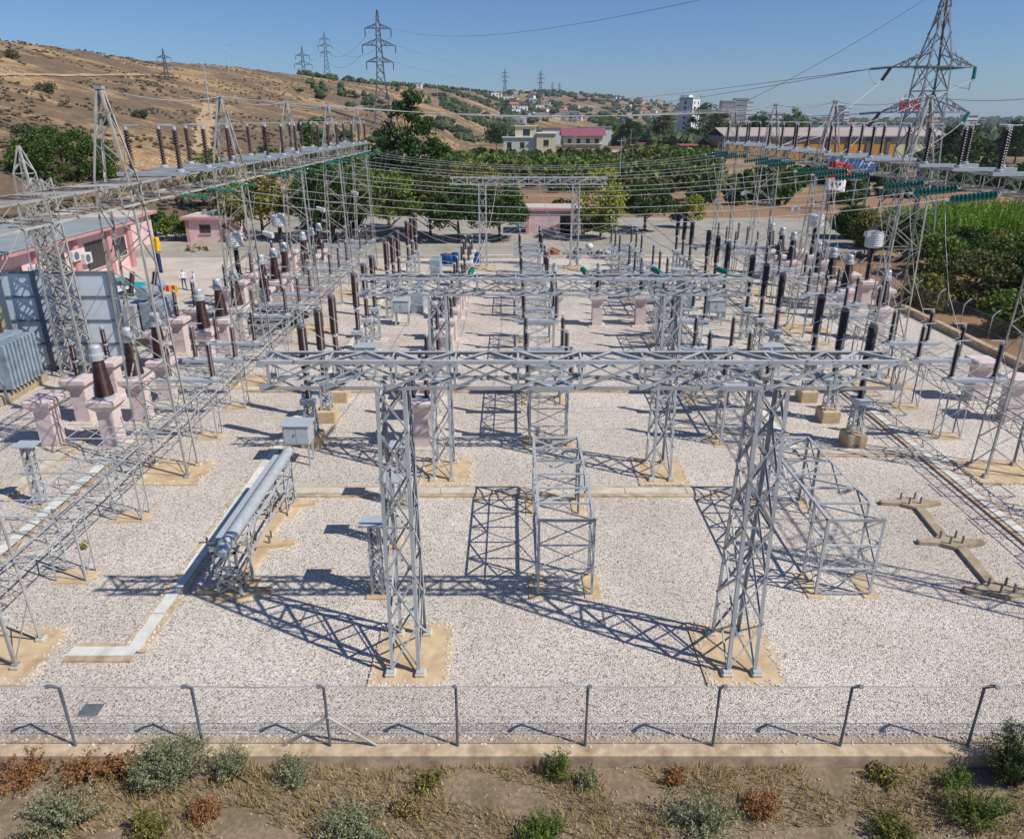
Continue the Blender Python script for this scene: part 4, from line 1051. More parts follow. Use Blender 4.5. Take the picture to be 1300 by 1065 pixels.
# yellow and navy flag hanging on a pole
r = empty('hanging_flag', at(204, 372)); q = at(204, 372); tag(r, 'yellow and navy flag hanging from a pole by the control building', 'flag')
MB().tube((0, 0, 0), (0, 0, 4.9), .05, 8).build('pole', M['plate'], r)
def cloth(w0, h0, z1, amp, y0=.0, nx=10, nz=8, x0=.06):
    mb = MB()
    for j in range(nz + 1):
        for i in range(nx + 1):
            u, v = i / nx, j / nz; mb.v.append((x0 + w0 * u, y0 + amp * sin(u * 7 + v * 1.5) * u, z1 - h0 * v - .12 * u * u * w0))
    for j in range(nz):
        for i in range(nx): a = j * (nx + 1) + i; mb.f.append((a, a + 1, a + nx + 2, a + nx + 1))
    return mb
def solid(o, t=.012):
    m = o.modifiers.new('solid', 'SOLIDIFY'); m.thickness = t; return o
solid(cloth(.55, 1.25, 4.75, .1).build('yellow_field', M['yellow'], r, True)); solid(cloth(.4, 1.7, 3.45, .1).build('navy_field', M['navy'], r, True))
# flags on the right
q = atY(1050, 219, 46.5); r = empty('flag_pole', (q.x, q.y, 0)); tag(r, 'red flag with white crescent and star flying beside the right gantry', 'flag')
MB().tube((0, 0, 0), (0, 0, q.z + .8), .04, 8).build('pole', M['plate'], r)
f = solid(cloth(1.5, 1.0, q.z + .65, .07, nx=16).build('flag_cloth', M['red'], r, True))
mb = MB(); zc = q.z + .13; xc = .62
A = [Vector((xc +   .27 * cos(a), -.1, zc + .27 * sin(a))) for a in [radians(40 + 280 * i / 20) for i in range(21)]]
B_ = [Vector((xc + .065 + .22 * cos(a), -.1, zc + .22 * sin(a))) for a in [radians(320 - 280 * i / 20) for i in range(21)]]
for i in range(20): mb.face([A[i], A[i + 1], B_[19 - i], B_[20 - i]])
st = []
for k in range(10): a = pi + k * pi / 5; rr = .16 if k % 2 == 0 else .065; st.append(Vector((xc + .4 + rr * cos(a), -.1, zc + rr * sin(a))))
mb.face(st); solid(mb.build('crescent_and_star', M['white_cloth'], r), .01)
q = atY(1049, 234, 47.2); r = empty('banner', (q.x, q.y, 0)); tag(r, 'white banner with dark marks on a pole just below the red flag', 'banner')
MB().tube((0, 0, 0), (0, 0, q.z + .5), .04, 8).build('pole', M['plate'], r); solid(cloth(1.2, .8, q.z + .42, .06).build('banner_cloth', M['white_cloth'], r, True))
mb = MB()
for k in range(3): mb.box(.28 + k * .25, .4 + k * .25, -.1, -.09, q.z - .1 + .06 * (k % 2), q.z + .1)
mb.build('emblem', M['navy'], r)
q = atY(1085, 208, 120); r = empty('blue_billboard', (q.x, q.y, 0)); tag(r, 'blue billboard with white strokes seen through the right gantry beam', 'billboard')
MB().box(-4.3, 3.6, -.1, .1, q.z - 1.3, q.z + 1.2).build('board', M['blue'], r)
for x in (-3.4, 2.8): MB().bar((x, .25, -.3), (x, .25, q.z), .25).build('post', M['dark_steel'], r)
mb = MB()
for k in range(5): mb.bar((-3.6 + k * 1.4, -.13, q.z - .9), (-2.8 + k * 1.4, -.13, q.z + .8), .22, .03)
mb.build('white_strokes', M['white_cloth'], r)
q = atY(1155, 134, 260); r = empty('red_sign', (q.x, q.y, 0)); tag(r, 'red roadside sign with white letters on a tall post behind the pylon', 'sign')
MB().bar((-2, 0, -.3), (-2, 0, q.z + 3.5), .5).build('post', M['plate'], r)
o = MB().box(-3.6, 3.6, -.4, .4, q.z - 1.5, q.z + 1.4, .3).build('board', M['red'], r); MB().box(-3.6, 2.2, -.35, .35, q.z + 1.43, q.z + 2.3).build('top_board', M['white_cloth'], r)
fc = bpy.data.curves.new('lettering', 'FONT'); fc.body = 'Ay'; fc.size = 3.0; fc.extrude = .03; fc.align_x = 'CENTER'
ft = bpy.data.objects.new('lettering', fc); col.objects.link(ft); bpy.context.view_layer.update(); me = bpy.data.meshes.new_from_object(ft.evaluated_get(bpy.context.evaluated_depsgraph_get())); bpy.data.objects.remove(ft); fo = bpy.data.objects.new('lettering', me); col.objects.link(fo); fo.parent = r; fo.location = (0, -.43, q.z - .9); fo.rotation_euler = (pi / 2, 0, 0); me.materials.clear(); me.materials.append(M['white_cloth'])
# barrels, debris, small yard things at the back
def mk_barrel():
    r = empty('barrel'); MB().lathe([(.36, 0), (.4, .05), (.4, .3), (.42, .32), (.4, .34), (.4, .6), (.42, .62), (.4, .64), (.4, .92), (.36, .96)], 16).build('drum', M['blue'], r)
    MB().lathe([(.35, .962), (.35, .975), (.05, .985)], 16).build('lid', M['navy'], r); return r
BL = Maker(mk_barrel)
for k, (px, py) in enumerate(((564, 334), (570, 335), (578, 333), (598, 334), (606, 333))):
    BL(at(px, py), f'blue barrel, {ORD[k]} from left in the row behind the yard under the trees', 'barrel', 'blue barrels', scale=(.95, .95, 1.0))
q = at(748, 318); r = empty('water_tank', q); tag(r, 'round white tank among debris behind the far gantry', 'tank')
MB().lathe([(.02, .2), (.4, .25), (.7, .5), (.78, .85), (.7, 1.2), (.4, 1.45), (.02, 1.5)], 18).build('shell', M['white'], r, True); MB().lathe([(.5, 0), (.45, .3)], 12).build('stand', M['dark_steel'], r); r.scale = (.55, .55, .55)
def pile(px, py, wid, m, name, label, n=26, h=.9):
    mb = MB(); c = at(px, py)
    for i in range(n):
        x, y = random.gauss(0, wid / 2.5), random.gauss(0, wid / 4); s = random.uniform(.15, .45); z = max(0, h * (1 - sqrt((x / wid) ** 2 + (y / wid) ** 2) * 1.4)) * random.random()
        a = random.random() * 3; d = Vector((cos(a), sin(a), random.uniform(-.5, .5))) * s
        mb.bar(Vector((x, y, z + s * .4)) - d, Vector((x, y, z + s * .4)) + d, s * random.uniform(.5, 1.2), s * random.uniform(.3, .9))
    o = mb.build(name, m, loc=c); tag(o, label, 'debris'); return o
pile(700, 326, 2.2, mat('red_clay', S(150, 96, 78), .9, rnd=.3), 'brick_pile', 'heap of reddish bricks behind the yard near the far gantry')
pile(740, 326, 3.0, M['plaster_b'], 'scrap_pile', 'heap of grey scrap beside the round white tank', 40)
pile(768, 326, 1.6, M['grey_cap'], 'scrap_pile', 'small pale heap right of the round white tank', 16)
pile(250, 318, 2.2, M['conc_old'], 'rubble_pile', 'rubble heap in front of the small pink hut at left', 24)
mb = MB(); mb.box(-22, 24, 75.6, 75.9, -.1, .32, .02); tag(mb.build('low_wall', M['conc']), 'low concrete wall along the back edge of the gravel yard', 'wall')

# ------------------------------------------------------------------ vegetation
def leafquads(mb, pos, size, droop=0.0, aspect=1.6):
    n = Vector((random.gauss(0, 1), random.gauss(0, 1), random.gauss(0, 1) + .6)).normalized()
    u = perp(n, Vector((random.gauss(0, 1), random.gauss(0, 1), random.gauss(0, 1) - droop))); v = n.cross(u)
    a = size * random.uniform(.7, 1.3); b_ = a / aspect; o = len(mb.v)
    mb.v += [tuple(pos - u * a * .5), tuple(pos + v * b_ * .5 + n * a * .08), tuple(pos + u * a * .5), tuple(pos - v * b_ * .5 + n * a * .08)]
    mb.f.append((o, o + 1, o + 2, o + 3))
def rnd_dir():
    while True:
        d = Vector((random.uniform(-1, 1), random.uniform(-1, 1), random.uniform(-1, 1)))
        if .05 < d.length < 1: return d.normalized()
def clumps_in(cx, cz, rx, rz, n, flat=-.5):
    """clump centres spread over an ellipsoid shell"""
    out = []
    while len(out) < n:
        d = rnd_dir()
        if d.z < flat: continue
        k = random.uniform(.55, 1.0) ** .7; out.append(Vector((cx + d.x * rx * k, d.y * rx * k, cz + d.z * rz * k)))
    return out
def tree_mesh(h, wid, trunk_h, nclump, nleaf, leaf, cl, kind='round'):
    crown = MB(); rx = wid / 2; rz = (h - trunk_h) / 2; cz = trunk_h + rz
    if kind == 'round': cs = clumps_in(0, cz, rx, rz, nclump)
    elif kind == 'pine':
        cs = []
        for i in range(nclump):
            t = random.random(); z = trunk_h + (h - trunk_h) * t; rr = rx * (1 - t) ** .5 * random.uniform(.2, 1.0) + .2; a = random.random() * 2 * pi
            rr *= .75 + .4 * sin(a * 2 + t * 9); cs.append(Vector((rr * cos(a), rr * sin(a), z)))
    elif kind == 'lobes':
        cs = []
        for lx, ly, lz, lr in ((.1, 0, .93, .2), (-.15, .1, .84, .3), (.3, 0, .78, .34), (-.5, 0, .68, .36), (.1, -.3, .66, .42), (.62, .1, .6, .34), (-.7, .2, .5, .36), (.1, .2, .48, .5), (.55, -.2, .42, .4), (-.35, -.3, .38, .42), (.2, 0, .28, .4)):
            for _ in range(int(nclump * lr / 4)):
                d = rnd_dir() * random.uniform(.6, 1); cs.append(Vector((rx * (lx + d.x * lr), rx * (ly + d.y * lr), h * lz + d.z * lr * rx * .75)))
    else: cs = clumps_in(0, cz, rx, rz, nclump, -.9)
    for c in cs:
        s = cl * random.uniform(.6, 1.35); k = int(nleaf * random.uniform(.7, 1.3))
        for _ in range(k):
            d = rnd_dir() * s * random.random() ** .45; d.z *= .7; leafquads(crown, c + d, leaf, .3)
    trunk = MB(); r0 = max(.06, wid * .035); top = Vector((random.uniform(-.2, .2), random.uniform(-.2, .2), h * .75))
    trunk.tube((0, 0, -.5), (0, 0, trunk_h * .9 + .1), r0, 8, r0 * .7); trunk.tube((0, 0, trunk_h * .9), top, r0 * .7, 8, r0 * .15)
    for c in random.sample(cs, min(len(cs), 14)):
        z = max(trunk_h * .6, min(top.z * .9, c.z - .3 * wid * random.random())); trunk.tube((0, 0, z * .8 + trunk_h * .15), c, r0 * .35, 5, r0 * .08)
    return crown, trunk
def tree(name, loc, h, wid, th, nc, nl, leaf, cl, m, label, group=None, kind='round', cat='tree'):
    r = empty(name, loc); tag(r, label, cat, group); c, t = tree_mesh(h, wid, th, nc, nl, leaf, cl, kind)
    c.build('crown', M[m], r); t.build('trunk' if cat == 'tree' else 'stems', M['bark'], r); return r
def treepx(name, px, bpy_, toppy, wpx, th, nc, nl, leaf, cl, m, label, group=None, kind='round', z=G0, cat='tree'):
    p = at(px, bpy_, z); zc = p.y * cp + (CAM_H - z) * sp
    top = atY(px, toppy, p.y).z; p.x = atY(px, (bpy_ + toppy) / 2, p.y).x; return tree(name, p, top - z, wpx * zc / FPX, th, nc, nl, leaf, cl, m, label, group, kind, cat)
treepx('pine_tree', 82, 262, 163, 126, 1.0, 240, 75, .42, 1.2, 'leaf_pine', 'broad rounded bright green pine behind the left gantry')
treepx('pine_tree', 520, 297, 112, 96, 3.0, 150, 65, .42, .95, 'leaf_dark', 'tall dark ragged pine rising above the left gantry end', kind='lobes')
treepx('broadleaf_tree', 330, 306, 226, 88, 1.2, 80, 70, .4, 1.0, 'leaf_olive', 'olive brown leafy tree behind the left row of pedestals')
treepx('broadleaf_tree', 420, 308, 208, 100, 1.2, 95, 75, .4, 1.05, 'leaf_dark', 'dark leafy tree behind the second and third left gantry towers')
treepx('broadleaf_tree', 492, 308, 214, 100, 1.0, 95, 75, .4, 1.05, 'leaf_mid', 'mid green leafy tree below the tall dark pine')
treepx('broadleaf_tree', 545, 304, 214, 66, 1.2, 70, 70, .4, 1.0, 'leaf_olive2', 'dusty olive tree between the mid green tree and far gantry')
treepx('broadleaf_tree', 582, 310, 236, 76, .9, 80, 75, .38, .9, 'leaf_dark', 'dark leafy tree left of the far gantry leg')
treepx('broadleaf_tree', 634, 308, 238, 72, .9, 80, 75, .38, .9, 'leaf_dark', 'dark leafy tree between far gantry leg and pink hut')
treepx('bush', 196, 303, 268, 34, .4, 40, 60, .3, .6, 'leaf_dark', 'dark green bush behind the yellow and navy flag', cat='bush')
treepx('bush', 221, 308, 276, 36, .3, 40, 60, .3, .6, 'leaf_mid', 'round green bush left of the small pink hut', cat='bush')
treepx('broadleaf_tree', 764, 308, 212, 54, .8, 70, 70, .36, .85, 'leaf_yel', 'yellow green tree right of the pink hut')
treepx('broadleaf_tree', 762, 306, 268, 40, .6, 40, 60, .36, .8, 'leaf_mid', 'low green tree under the yellow green one right of hut')
treepx('broadleaf_tree', 820, 297, 234, 72, 1.6, 80, 75, .36, .85, 'leaf_dark', 'dark dense tree standing alone behind the right breakers')
treepx('young_tree', 880, 293, 246, 26, .6, 30, 50, .34, .6, 'leaf_yel', 'small yellow green tree right of the dark dense tree')
treepx('young_tree', 862, 292, 262, 22, .6, 24, 50, .34, .5, 'leaf_olive', 'small olive tree between the dark tree and yellow green one')
treepx('broadleaf_tree', 712, 288, 256, 44, .7, 36, 60, .36, .75, 'leaf_dark', 'dark tree directly behind the pink hut')
treepx('broadleaf_tree', 270, 272, 186, 60, 1.0, 60, 60, .42, 1.1, 'leaf_mid', 'green tree on the hill foot behind the left gantry posts')
treepx('broadleaf_tree', 345, 262, 182, 58, 1.0, 60, 60, .42, 1.1, 'leaf_dark', 'dark tree on the hill foot behind the second left gantry peak')
treepx('broadleaf_tree', 600, 270, 205, 60, 1.0, 60, 60, .42, 1.1, 'leaf_olive', 'olive tree behind the left end of far gantry beam')
treepx('broadleaf_tree', 450, 280, 190, 60, 1.0, 60, 60, .42, 1.1, 'leaf_mid', 'green tree behind the far end of the left gantry')
for px, b_, t_, w_, m_, l in ((893, 192, 131, 40, 'leaf_dark', 'tall dark tree group right of the white apartment block'), (914, 190, 140, 26, 'leaf_olive2', 'olive tree right of the tall dark tree group'), (962, 192, 142, 26, 'leaf_dark', 'dark tree behind the left end of ochre warehouse'), (1008, 186, 138, 30, 'leaf_mid', 'bushy tree behind the ochre warehouse roof'), (1218, 214, 160, 52, 'leaf_dark', 'wide dark tree right of the big pylon'), (1294, 208, 152, 40, 'leaf_dark', 'dark tree at right edge on the horizon'), (842, 186, 140, 24, 'leaf_olive2', 'olive tree left of the white apartment block'), (770, 182, 146, 26, 'leaf_mid', 'green tree behind the white flat roofed house'), (630, 192, 158, 26, 'leaf_dark', 'dark tree left of the pale villa'), (800, 186, 152, 30, 'leaf_dark', 'dark tree at the back of orchard near the dirt road')):
    treepx('broadleaf_tree', px, b_, t_, w_, 1.5, 60, 40, .95, 1.9, m_, l)
# thicket on the right
right = [(1240, 392, 318, 120, 'leaf_olive2'), (1188, 352, 296, 84, 'leaf_mid'), (1290, 372, 300, 100, 'leaf_mid'), (1222, 345, 292, 70, 'leaf_dark'), (1150, 330, 276, 64, 'leaf_dark'), (1268, 342, 292, 70, 'leaf_olive'), (1285, 425, 372, 64, 'leaf_mid'),
         (1110, 318, 268, 60, 'leaf_olive'), (1082, 306, 262, 48, 'leaf_dark'), (1175, 395, 352, 54, 'leaf_olive'), (1320, 400, 320, 100, 'leaf_dark'), (1340, 350, 286, 100, 'leaf_mid')]
rl = ['widest olive bush in the thicket beyond the right wall', 'green bush beside the foot of the big pylon', 'green bush at the right edge above the wall', 'dark bush behind the widest one in the right thicket', 'dark bush inside the legs of the big pylon', 'pale olive bush below the bright reeds at right', 'small green bush close to the right wall fence',
      'olive bush left of the big pylon', 'dark bush behind the white coil drums at right', 'low olive bush behind the right wall fence posts', 'dark bush at the far right border near the wall', 'green bush at the far right border below the reeds']
for (px, b_, t_, wd, m), l in zip(right, rl): treepx('bush', px, b_, t_, wd * .85, .3, 80, 75, .3, random.uniform(.55, 1.0), m, l, 'thicket beyond the right wall', 'low', cat='bush')
def reeds():
    mb = MB()
    for _ in range(5200):
        px = random.uniform(1120, 1420); py = random.uniform(284, 318) if px > 1180 else random.uniform(296, 318); p = at(px, py, G0); h = random.uniform(2.0, 4.2); a = random.random() * 6.3
        d = Vector((cos(a), sin(a), 0)); l = random.uniform(.2, 1.1); wv = perp(d, Z3).cross(d) * .07; o = len(mb.v)
        m_ = p + Z3 * h * .65 + d * l * .3; tp = p + Z3 * h + d * l
        mb.v += [tuple(p - wv), tuple(p + wv), tuple(m_ + wv * 1.4), tuple(m_ - wv * 1.4), tuple(tp)]; mb.f += [(o, o + 1, o + 2, o + 3), (o + 3, o + 2, o + 4)]
        for _ in range(4):
            q = p + Z3 * h * random.uniform(.35, .95) + d * l * .4; leafquads(mb, q + rnd_dir() * .3, .75, .4, 5)
    tag(mb.build('reeds', M['leaf_reed']), kind='stuff')
reeds()
# orchard rows
def orchard(name, spots, m, hh=(3.0, 4.2), wd=(3.6, 4.8)):
    mb = MB()
    for x, y in spots:
        h = random.uniform(*hh); w_ = random.uniform(*wd); z0 = terrain(x, y); far = sqrt(x * x + y * y); leaf = .42 + far * .0022; n = int(240 - min(150, far * .32))
        for _ in range(n):
            d = rnd_dir(); k = random.uniform(.6, 1.03); d = Vector((x + d.x * w_ / 2 * k, y + d.y * w_ / 2 * k, z0 + h * .5 + d.z * h * .52 * k)); leafquads(mb, d, leaf * 1.5, .2, 1.3)
    tag(mb.build(name, M[m]), kind='stuff')
sp_ = []
for i in range(40):
    y = 150 + i * 6.4
    for k in range(70):
        x = -60 + k * 4.6 + random.uniform(-.5, .5); px = 650 + 962 * x / y; py = 150.4 + 13450 / (y * .937 + 4.9)
        if 548 < px < 918 and not (px < 790 and y > 288) and not (1 < x < 14 and y > 280) and y < 330: sp_.append((x, y + random.uniform(-.6, .6)))
na = [q for q in sp_ if noise.noise(Vector((q[0] * .02, q[1] * .02, 8))) > .02 and random.random() < .9]; nb = [q for q in sp_ if noise.noise(Vector((q[0] * .02, q[1] * .02, 8))) <= .02 and random.random() < .8]
orchard('orchard', na, 'leaf_mid'); orchard('olive_orchard', nb, 'leaf_olive2', (2.4, 3.8), (3, 4.4))
sp_ = []
for _ in range(105):
    px = random.uniform(890, 1330); y = random.uniform(125, 270); x = (px - 650) / 962 * y
    if px < 1120 and y > 235: continue
    if 1060 < px < 1320 and y < 150 and random.random() < .6: continue
    sp_.append((x, y))
orchard('grove', sp_, 'leaf_dark', (2.6, 4.5), (4, 6.5))
sp_ = []
for _ in range(70):
    px = random.uniform(380, 640); y = random.uniform(112, 300) * (1 if px > 480 else .8); x = (px - 650) / 962 * y; sp_.append((x, y))
orchard('hillfoot_grove', sp_, 'leaf_dark', (2.4, 4.6), (3, 6))
# far woodland, scrub and rocks
def blobs(name, m, pts, kind='stuff'):
    mb = MB()
    for x, y, s, hh in pts:
        z = terrain(x, y); k = 7
        for _ in range(3):
            c = Vector((x + random.uniform(-.4, .4) * s, y + random.uniform(-.4, .4) * s, z + hh * .35)); o = len(mb.v); rr = s * random.uniform(.3, .55)
            rows = ((-.4, .75), (.1, 1.0), (.55, .75))
            for rz_, q in rows:
                for i in range(k):
                    a = 2 * pi * i / k + rz_; j = rr * q * random.uniform(.7, 1.2); mb.v.append((c.x + j * cos(a), c.y + j * sin(a), c.z + rz_ * hh * random.uniform(.7, 1.1)))
            mb.v.append((c.x, c.y, c.z + hh * random.uniform(.75, 1.0)))
            for r_ in range(2):
                for i in range(k): j = (i + 1) % k; mb.f.append((o + r_ * k + i, o + r_ * k + j, o + r_ * k + k + j, o + r_ * k + k + i))
            for i in range(k): mb.f.append((o + 2 * k + i, o + 2 * k + (i + 1) % k, o + 3 * k))
    tag(mb.build(name, m), kind=kind)
pts = []
while len(pts) < 2600:
    px = random.uniform(640, 1500); y = 300 * (10 ** random.random()); x = (px - 650) / 962 * y
    if px < 860 and y > sky_row(px)[1] * 1.15: continue
    if px < 870 and y < 420: continue
    if 900 < px < 1160 and y < 330: continue
    if noise.noise(Vector((x * .006, y * .006, 1))) < -.08 and y < 1500: continue
    pts.append((x, y, random.uniform(5, 11) * (1 + y * .0003), random.uniform(4, 8)))
blobs('far_woodland', M['leaf_far'], pts)
pts = []
while len(pts) < 900:
    px = random.uniform(380, 700); t = random.random(); _, R_, r0 = sky_row(px); r_ = r0 + (R_ * 1.02 - r0) * t; a = math.atan((px - 650) / 962); x, y = r_ * sin(a), r_ * cos(a)
    if px < 560 and not (t > .93 and px > 385) and random.random() < .93: continue
    if noise.noise(Vector((x * .008, y * .008, 5))) < 0 and t < .9: continue
    pts.append((x, y, random.uniform(2.5, 6), random.uniform(1.5, 3.5)))
blobs('hill_woodland', M['leaf_far'], pts)
pts = []; rk = []
for _ in range(8000):
    px = random.uniform(-260, 660); t = random.random() ** 1.5; _, R_, r0 = sky_row(px); r_ = r0 * .95 + (R_ * 1.01 - r0 * .95) * t; a = math.atan((px - 650) / 962); x, y = r_ * sin(a), r_ * cos(a)
    q = noise.noise(Vector((x * .03, y * .03, 9)))
    if q > -.02: pts.append((x, y, random.uniform(.4, 1.1) * (1.7 if random.random() < .06 else 1), random.uniform(.2, .5)))
    elif q < -.34 or (240 < px < 330 and random.random() < .6): rk.append((x, y, random.uniform(.3, 1.1)))
blobs('hill_scrub', M['leaf_scrub'], pts)
mb = MB()
for x, y, s in rk:
    z = terrain(x, y); o = len(mb.v); k = 6
    for rz_, q in ((-.2, 1.0), (.3, .8)):
        for i in range(k): a = 2 * pi * i / k + random.uniform(-.3, .3); j = s * .5 * q * random.uniform(.6, 1.2); mb.v.append((x + j * cos(a), y + j * sin(a), z + rz_ * s * random.uniform(.6, 1.2)))
    for i in range(k): j = (i + 1) % k; mb.f.append((o + i, o + j, o + k + j, o + k + i))
    mb.f.append(tuple(o + k + i for i in range(k)))
tag(mb.build('hill_rocks', M['rock']), kind='stuff')
# worn track and bank on the hill: draped strip
mb = MB(); W0 = [(-150, 98), (0, 96), (90, 97), (180, 96), (235, 99)]
def drape(W0, wid, name):
    mb = MB(); L_ = []
    for i in range(len(W0) - 1):
        for k in range(12):
            t = k / 12; px = W0[i][0] + (W0[i + 1][0] - W0[i][0]) * t; py = W0[i][1] + (W0[i + 1][1] - W0[i][1]) * t; d = ray(px, py); s = 60
            while s < 900 and CAM_H + d.z * s > terrain(d.x * s, d.y * s): s += 1.0
            L_.append(Vector((d.x * s, d.y * s, 0)))
    for i, p in enumerate(L_):
        d = (L_[min(i + 1, len(L_) - 1)] - L_[max(i - 1, 0)]).normalized(); n = Vector((-d.y, d.x, 0)); w_ = wid * random.uniform(.6, 1.3)
        for s in (-1, -.33, .33, 1): q = p + n * s * w_; mb.v.append((q.x, q.y, terrain(q.x, q.y) + .25))
    for i in range(len(L_) - 1):
        for k in range(3): o = i * 4 + k; mb.f.append((o, o + 1, o + 5, o + 4))
    tag(mb.build(name, M['track']), kind='structure')
drape(W0, 1.1, 'hill_track'); drape([(262, 205), (258, 180), (262, 150), (266, 132)], 2.2, 'hill_path')

# big single bushes on the hillside
for k, (px, py, s) in enumerate(((16, 75, 5), (162, 66, 4), (60, 118, 5), (30, 172, 4), (138, 160, 3.5), (178, 152, 4), (380, 118, 4), (450, 124, 4), (402, 118, 3))):
    d = ray(px, py); t = 60
    while t < 1200 and CAM_H + d.z * t > terrain(d.x * t, d.y * t): t += 1
    tree('hillside_bush', (d.x * t, d.y * t, terrain(d.x * t, d.y * t)), s * .5, s * .95, .2, 22, 40, .4, s * .2, 'leaf_far', f'{ORD[k]} single dark bush on the dry hillside counted from the left', 'single bushes on the dry hill', 'low', 'bush')

# weeds along the foreground kerb
def weed(px, py, h, wd, m, label, n=260, leaf=.07, z=G0 + .02, asp=3.5):
    p = at(px, py, z); r = empty('roadside_bush', p); tag(r, label, 'bush', 'bushes outside the front fence'); cr = MB(); st = MB()
    for _ in range(int(n / 8)):
        a = random.random() * 2 * pi; q = random.random() ** .6; e = Vector((cos(a) * wd / 2 * q, sin(a) * wd / 2.4 * q, h * random.uniform(.45, 1.0) * (1 - q * q * .4))); st.tube((e.x * .15, e.y * .15, -.1), e, .008, 4, .003)
        for _ in range(44):
            t = random.uniform(.3, 1.05); leafquads(cr, Vector((e.x * t, e.y * t, e.z * t)) + rnd_dir() * .11 * random.random(), leaf, -.4, asp)
    cr.build('foliage', M[m], r); st.build('stems', M['bark'], r); return r
weed(222, 988, 1.35, 1.9, 'leaf_silver', 'largest silvery green bush at the left front of the kerb', 1300)
weed(192, 998, .8, 1.0, 'leaf_silver', 'silvery bush hugging the left side of the largest front bush', 300)
weed(296, 988, 1.05, 1.1, 'leaf_silver', 'wispy silvery bush just right of the largest front bush', 300)
weed(372, 990, .75, 1.1, 'leaf_silver', 'low silvery bush below the braced fence post', 260)
weed(710, 988, .95, .8, 'leaf_mid', 'tall thin green weed at the middle of the front kerb', 220)
weed(745, 995, .45, .9, 'leaf_silver', 'low silvery weed right of the thin green weed', 200)
weed(1282, 990, 1.7, 1.6, 'leaf_dark', 'dark green bush at the right front corner', 1200)
weed(1215, 998, .6, .8, 'leaf_mid', 'small green bush left of the dark corner bush', 200)
weed(40, 985, .6, 1.6, 'leaf_rust', 'rust coloured dry bush at the left front corner', 420, .06, asp=2)
weed(110, 985, .65, 1.5, 'leaf_rust', 'rust coloured dry bush between the corner one and silvery bush', 420, .06, asp=2)
weed(155, 980, .55, 1.0, 'leaf_rust', 'small rust coloured dry bush touching the largest silvery bush', 260, .08, asp=2)
weed(860, 992, .3, .7, 'leaf_rust', 'tiny rust coloured weed below the right gantry tower', 120, .07, asp=2)
weed(1120, 990, .35, .9, 'leaf_olive', 'low olive weed on the verge right of centre', 150, .08, asp=2)
weed(107, 697, .4, .4, 'leaf_yel', 'little yellow green weed growing in gravel by the left truss', 60, .09, z=0.0)
weed(545, 1000, .3, .8, 'leaf_olive', 'low olive weed on the verge under the left gantry tower', 120, .08, asp=2)
for k, (px, py, h, wd, m, l) in enumerate(((86, 1046, 1.0, 2.0, 'leaf_silver', 'broad silvery bush low in the left front verge'), (190, 1062, .6, 1.0, 'leaf_olive', 'olive bush low in the left front verge'), (262, 1036, .45, .8, 'leaf_rust', 'dry rusty bush on the verge below the silvery bushes'), (455, 1058, .75, 1.9, 'leaf_silver', 'grey green bush on the verge left of centre'), (520, 1030, .35, .7, 'leaf_dry', 'straw coloured weed on the verge below the left tower'), (690, 1062, .6, 1.1, 'leaf_mid', 'green bush on the verge at bottom centre'), (890, 1050, .8, 2.1, 'leaf_silver', 'silvery bush on the verge below the right tower'), (965, 1030, .4, .9, 'leaf_rust', 'dry rusty bush on the verge below the right tower'), (1130, 1060, .5, 1.3, 'leaf_olive', 'olive bush on the right verge'), (1235, 1040, 1.0, 1.8, 'leaf_mid', 'green bush at bottom right of the verge'))):
    weed(px, py, h, wd, m, l, 520, .065, asp=2.6)
def grass():
    mb = MB()
    for _ in range(34000):
        x = random.uniform(-17, 17); y = random.uniform(9.2, 12.5); h = random.uniform(.05, .3) * (1 + .9 * max(0, noise.noise(Vector((x * .8, y * 1.2, 6)))))
        if noise.noise(Vector((x * .6, y * .9, 2))) < -.16: continue
        a = random.random() * 6.3; d = Vector((cos(a), sin(a), 0)) * h * .5; p = Vector((x, y, G0)); wv = Vector((-d.y, d.x, 0)).normalized() * .012; o = len(mb.v)
        mb.v += [tuple(p - wv), tuple(p + wv), tuple(p + d + Z3 * h)]; mb.f.append((o, o + 1, o + 2))
    tag(mb.build('verge_grass', M['leaf_dry']), kind='stuff')
    mb = MB()
    for _ in range(2600):
        x = random.uniform(-20, 20); y = random.uniform(8, 12.5); s = random.uniform(.012, .045); mb.box(x, x + s, y, y + s * random.uniform(.6, 1.3), G0, G0 + .02 + s * random.uniform(.3, .8))
    tag(mb.build('verge_pebbles', M['rock']), kind='stuff')
grass()
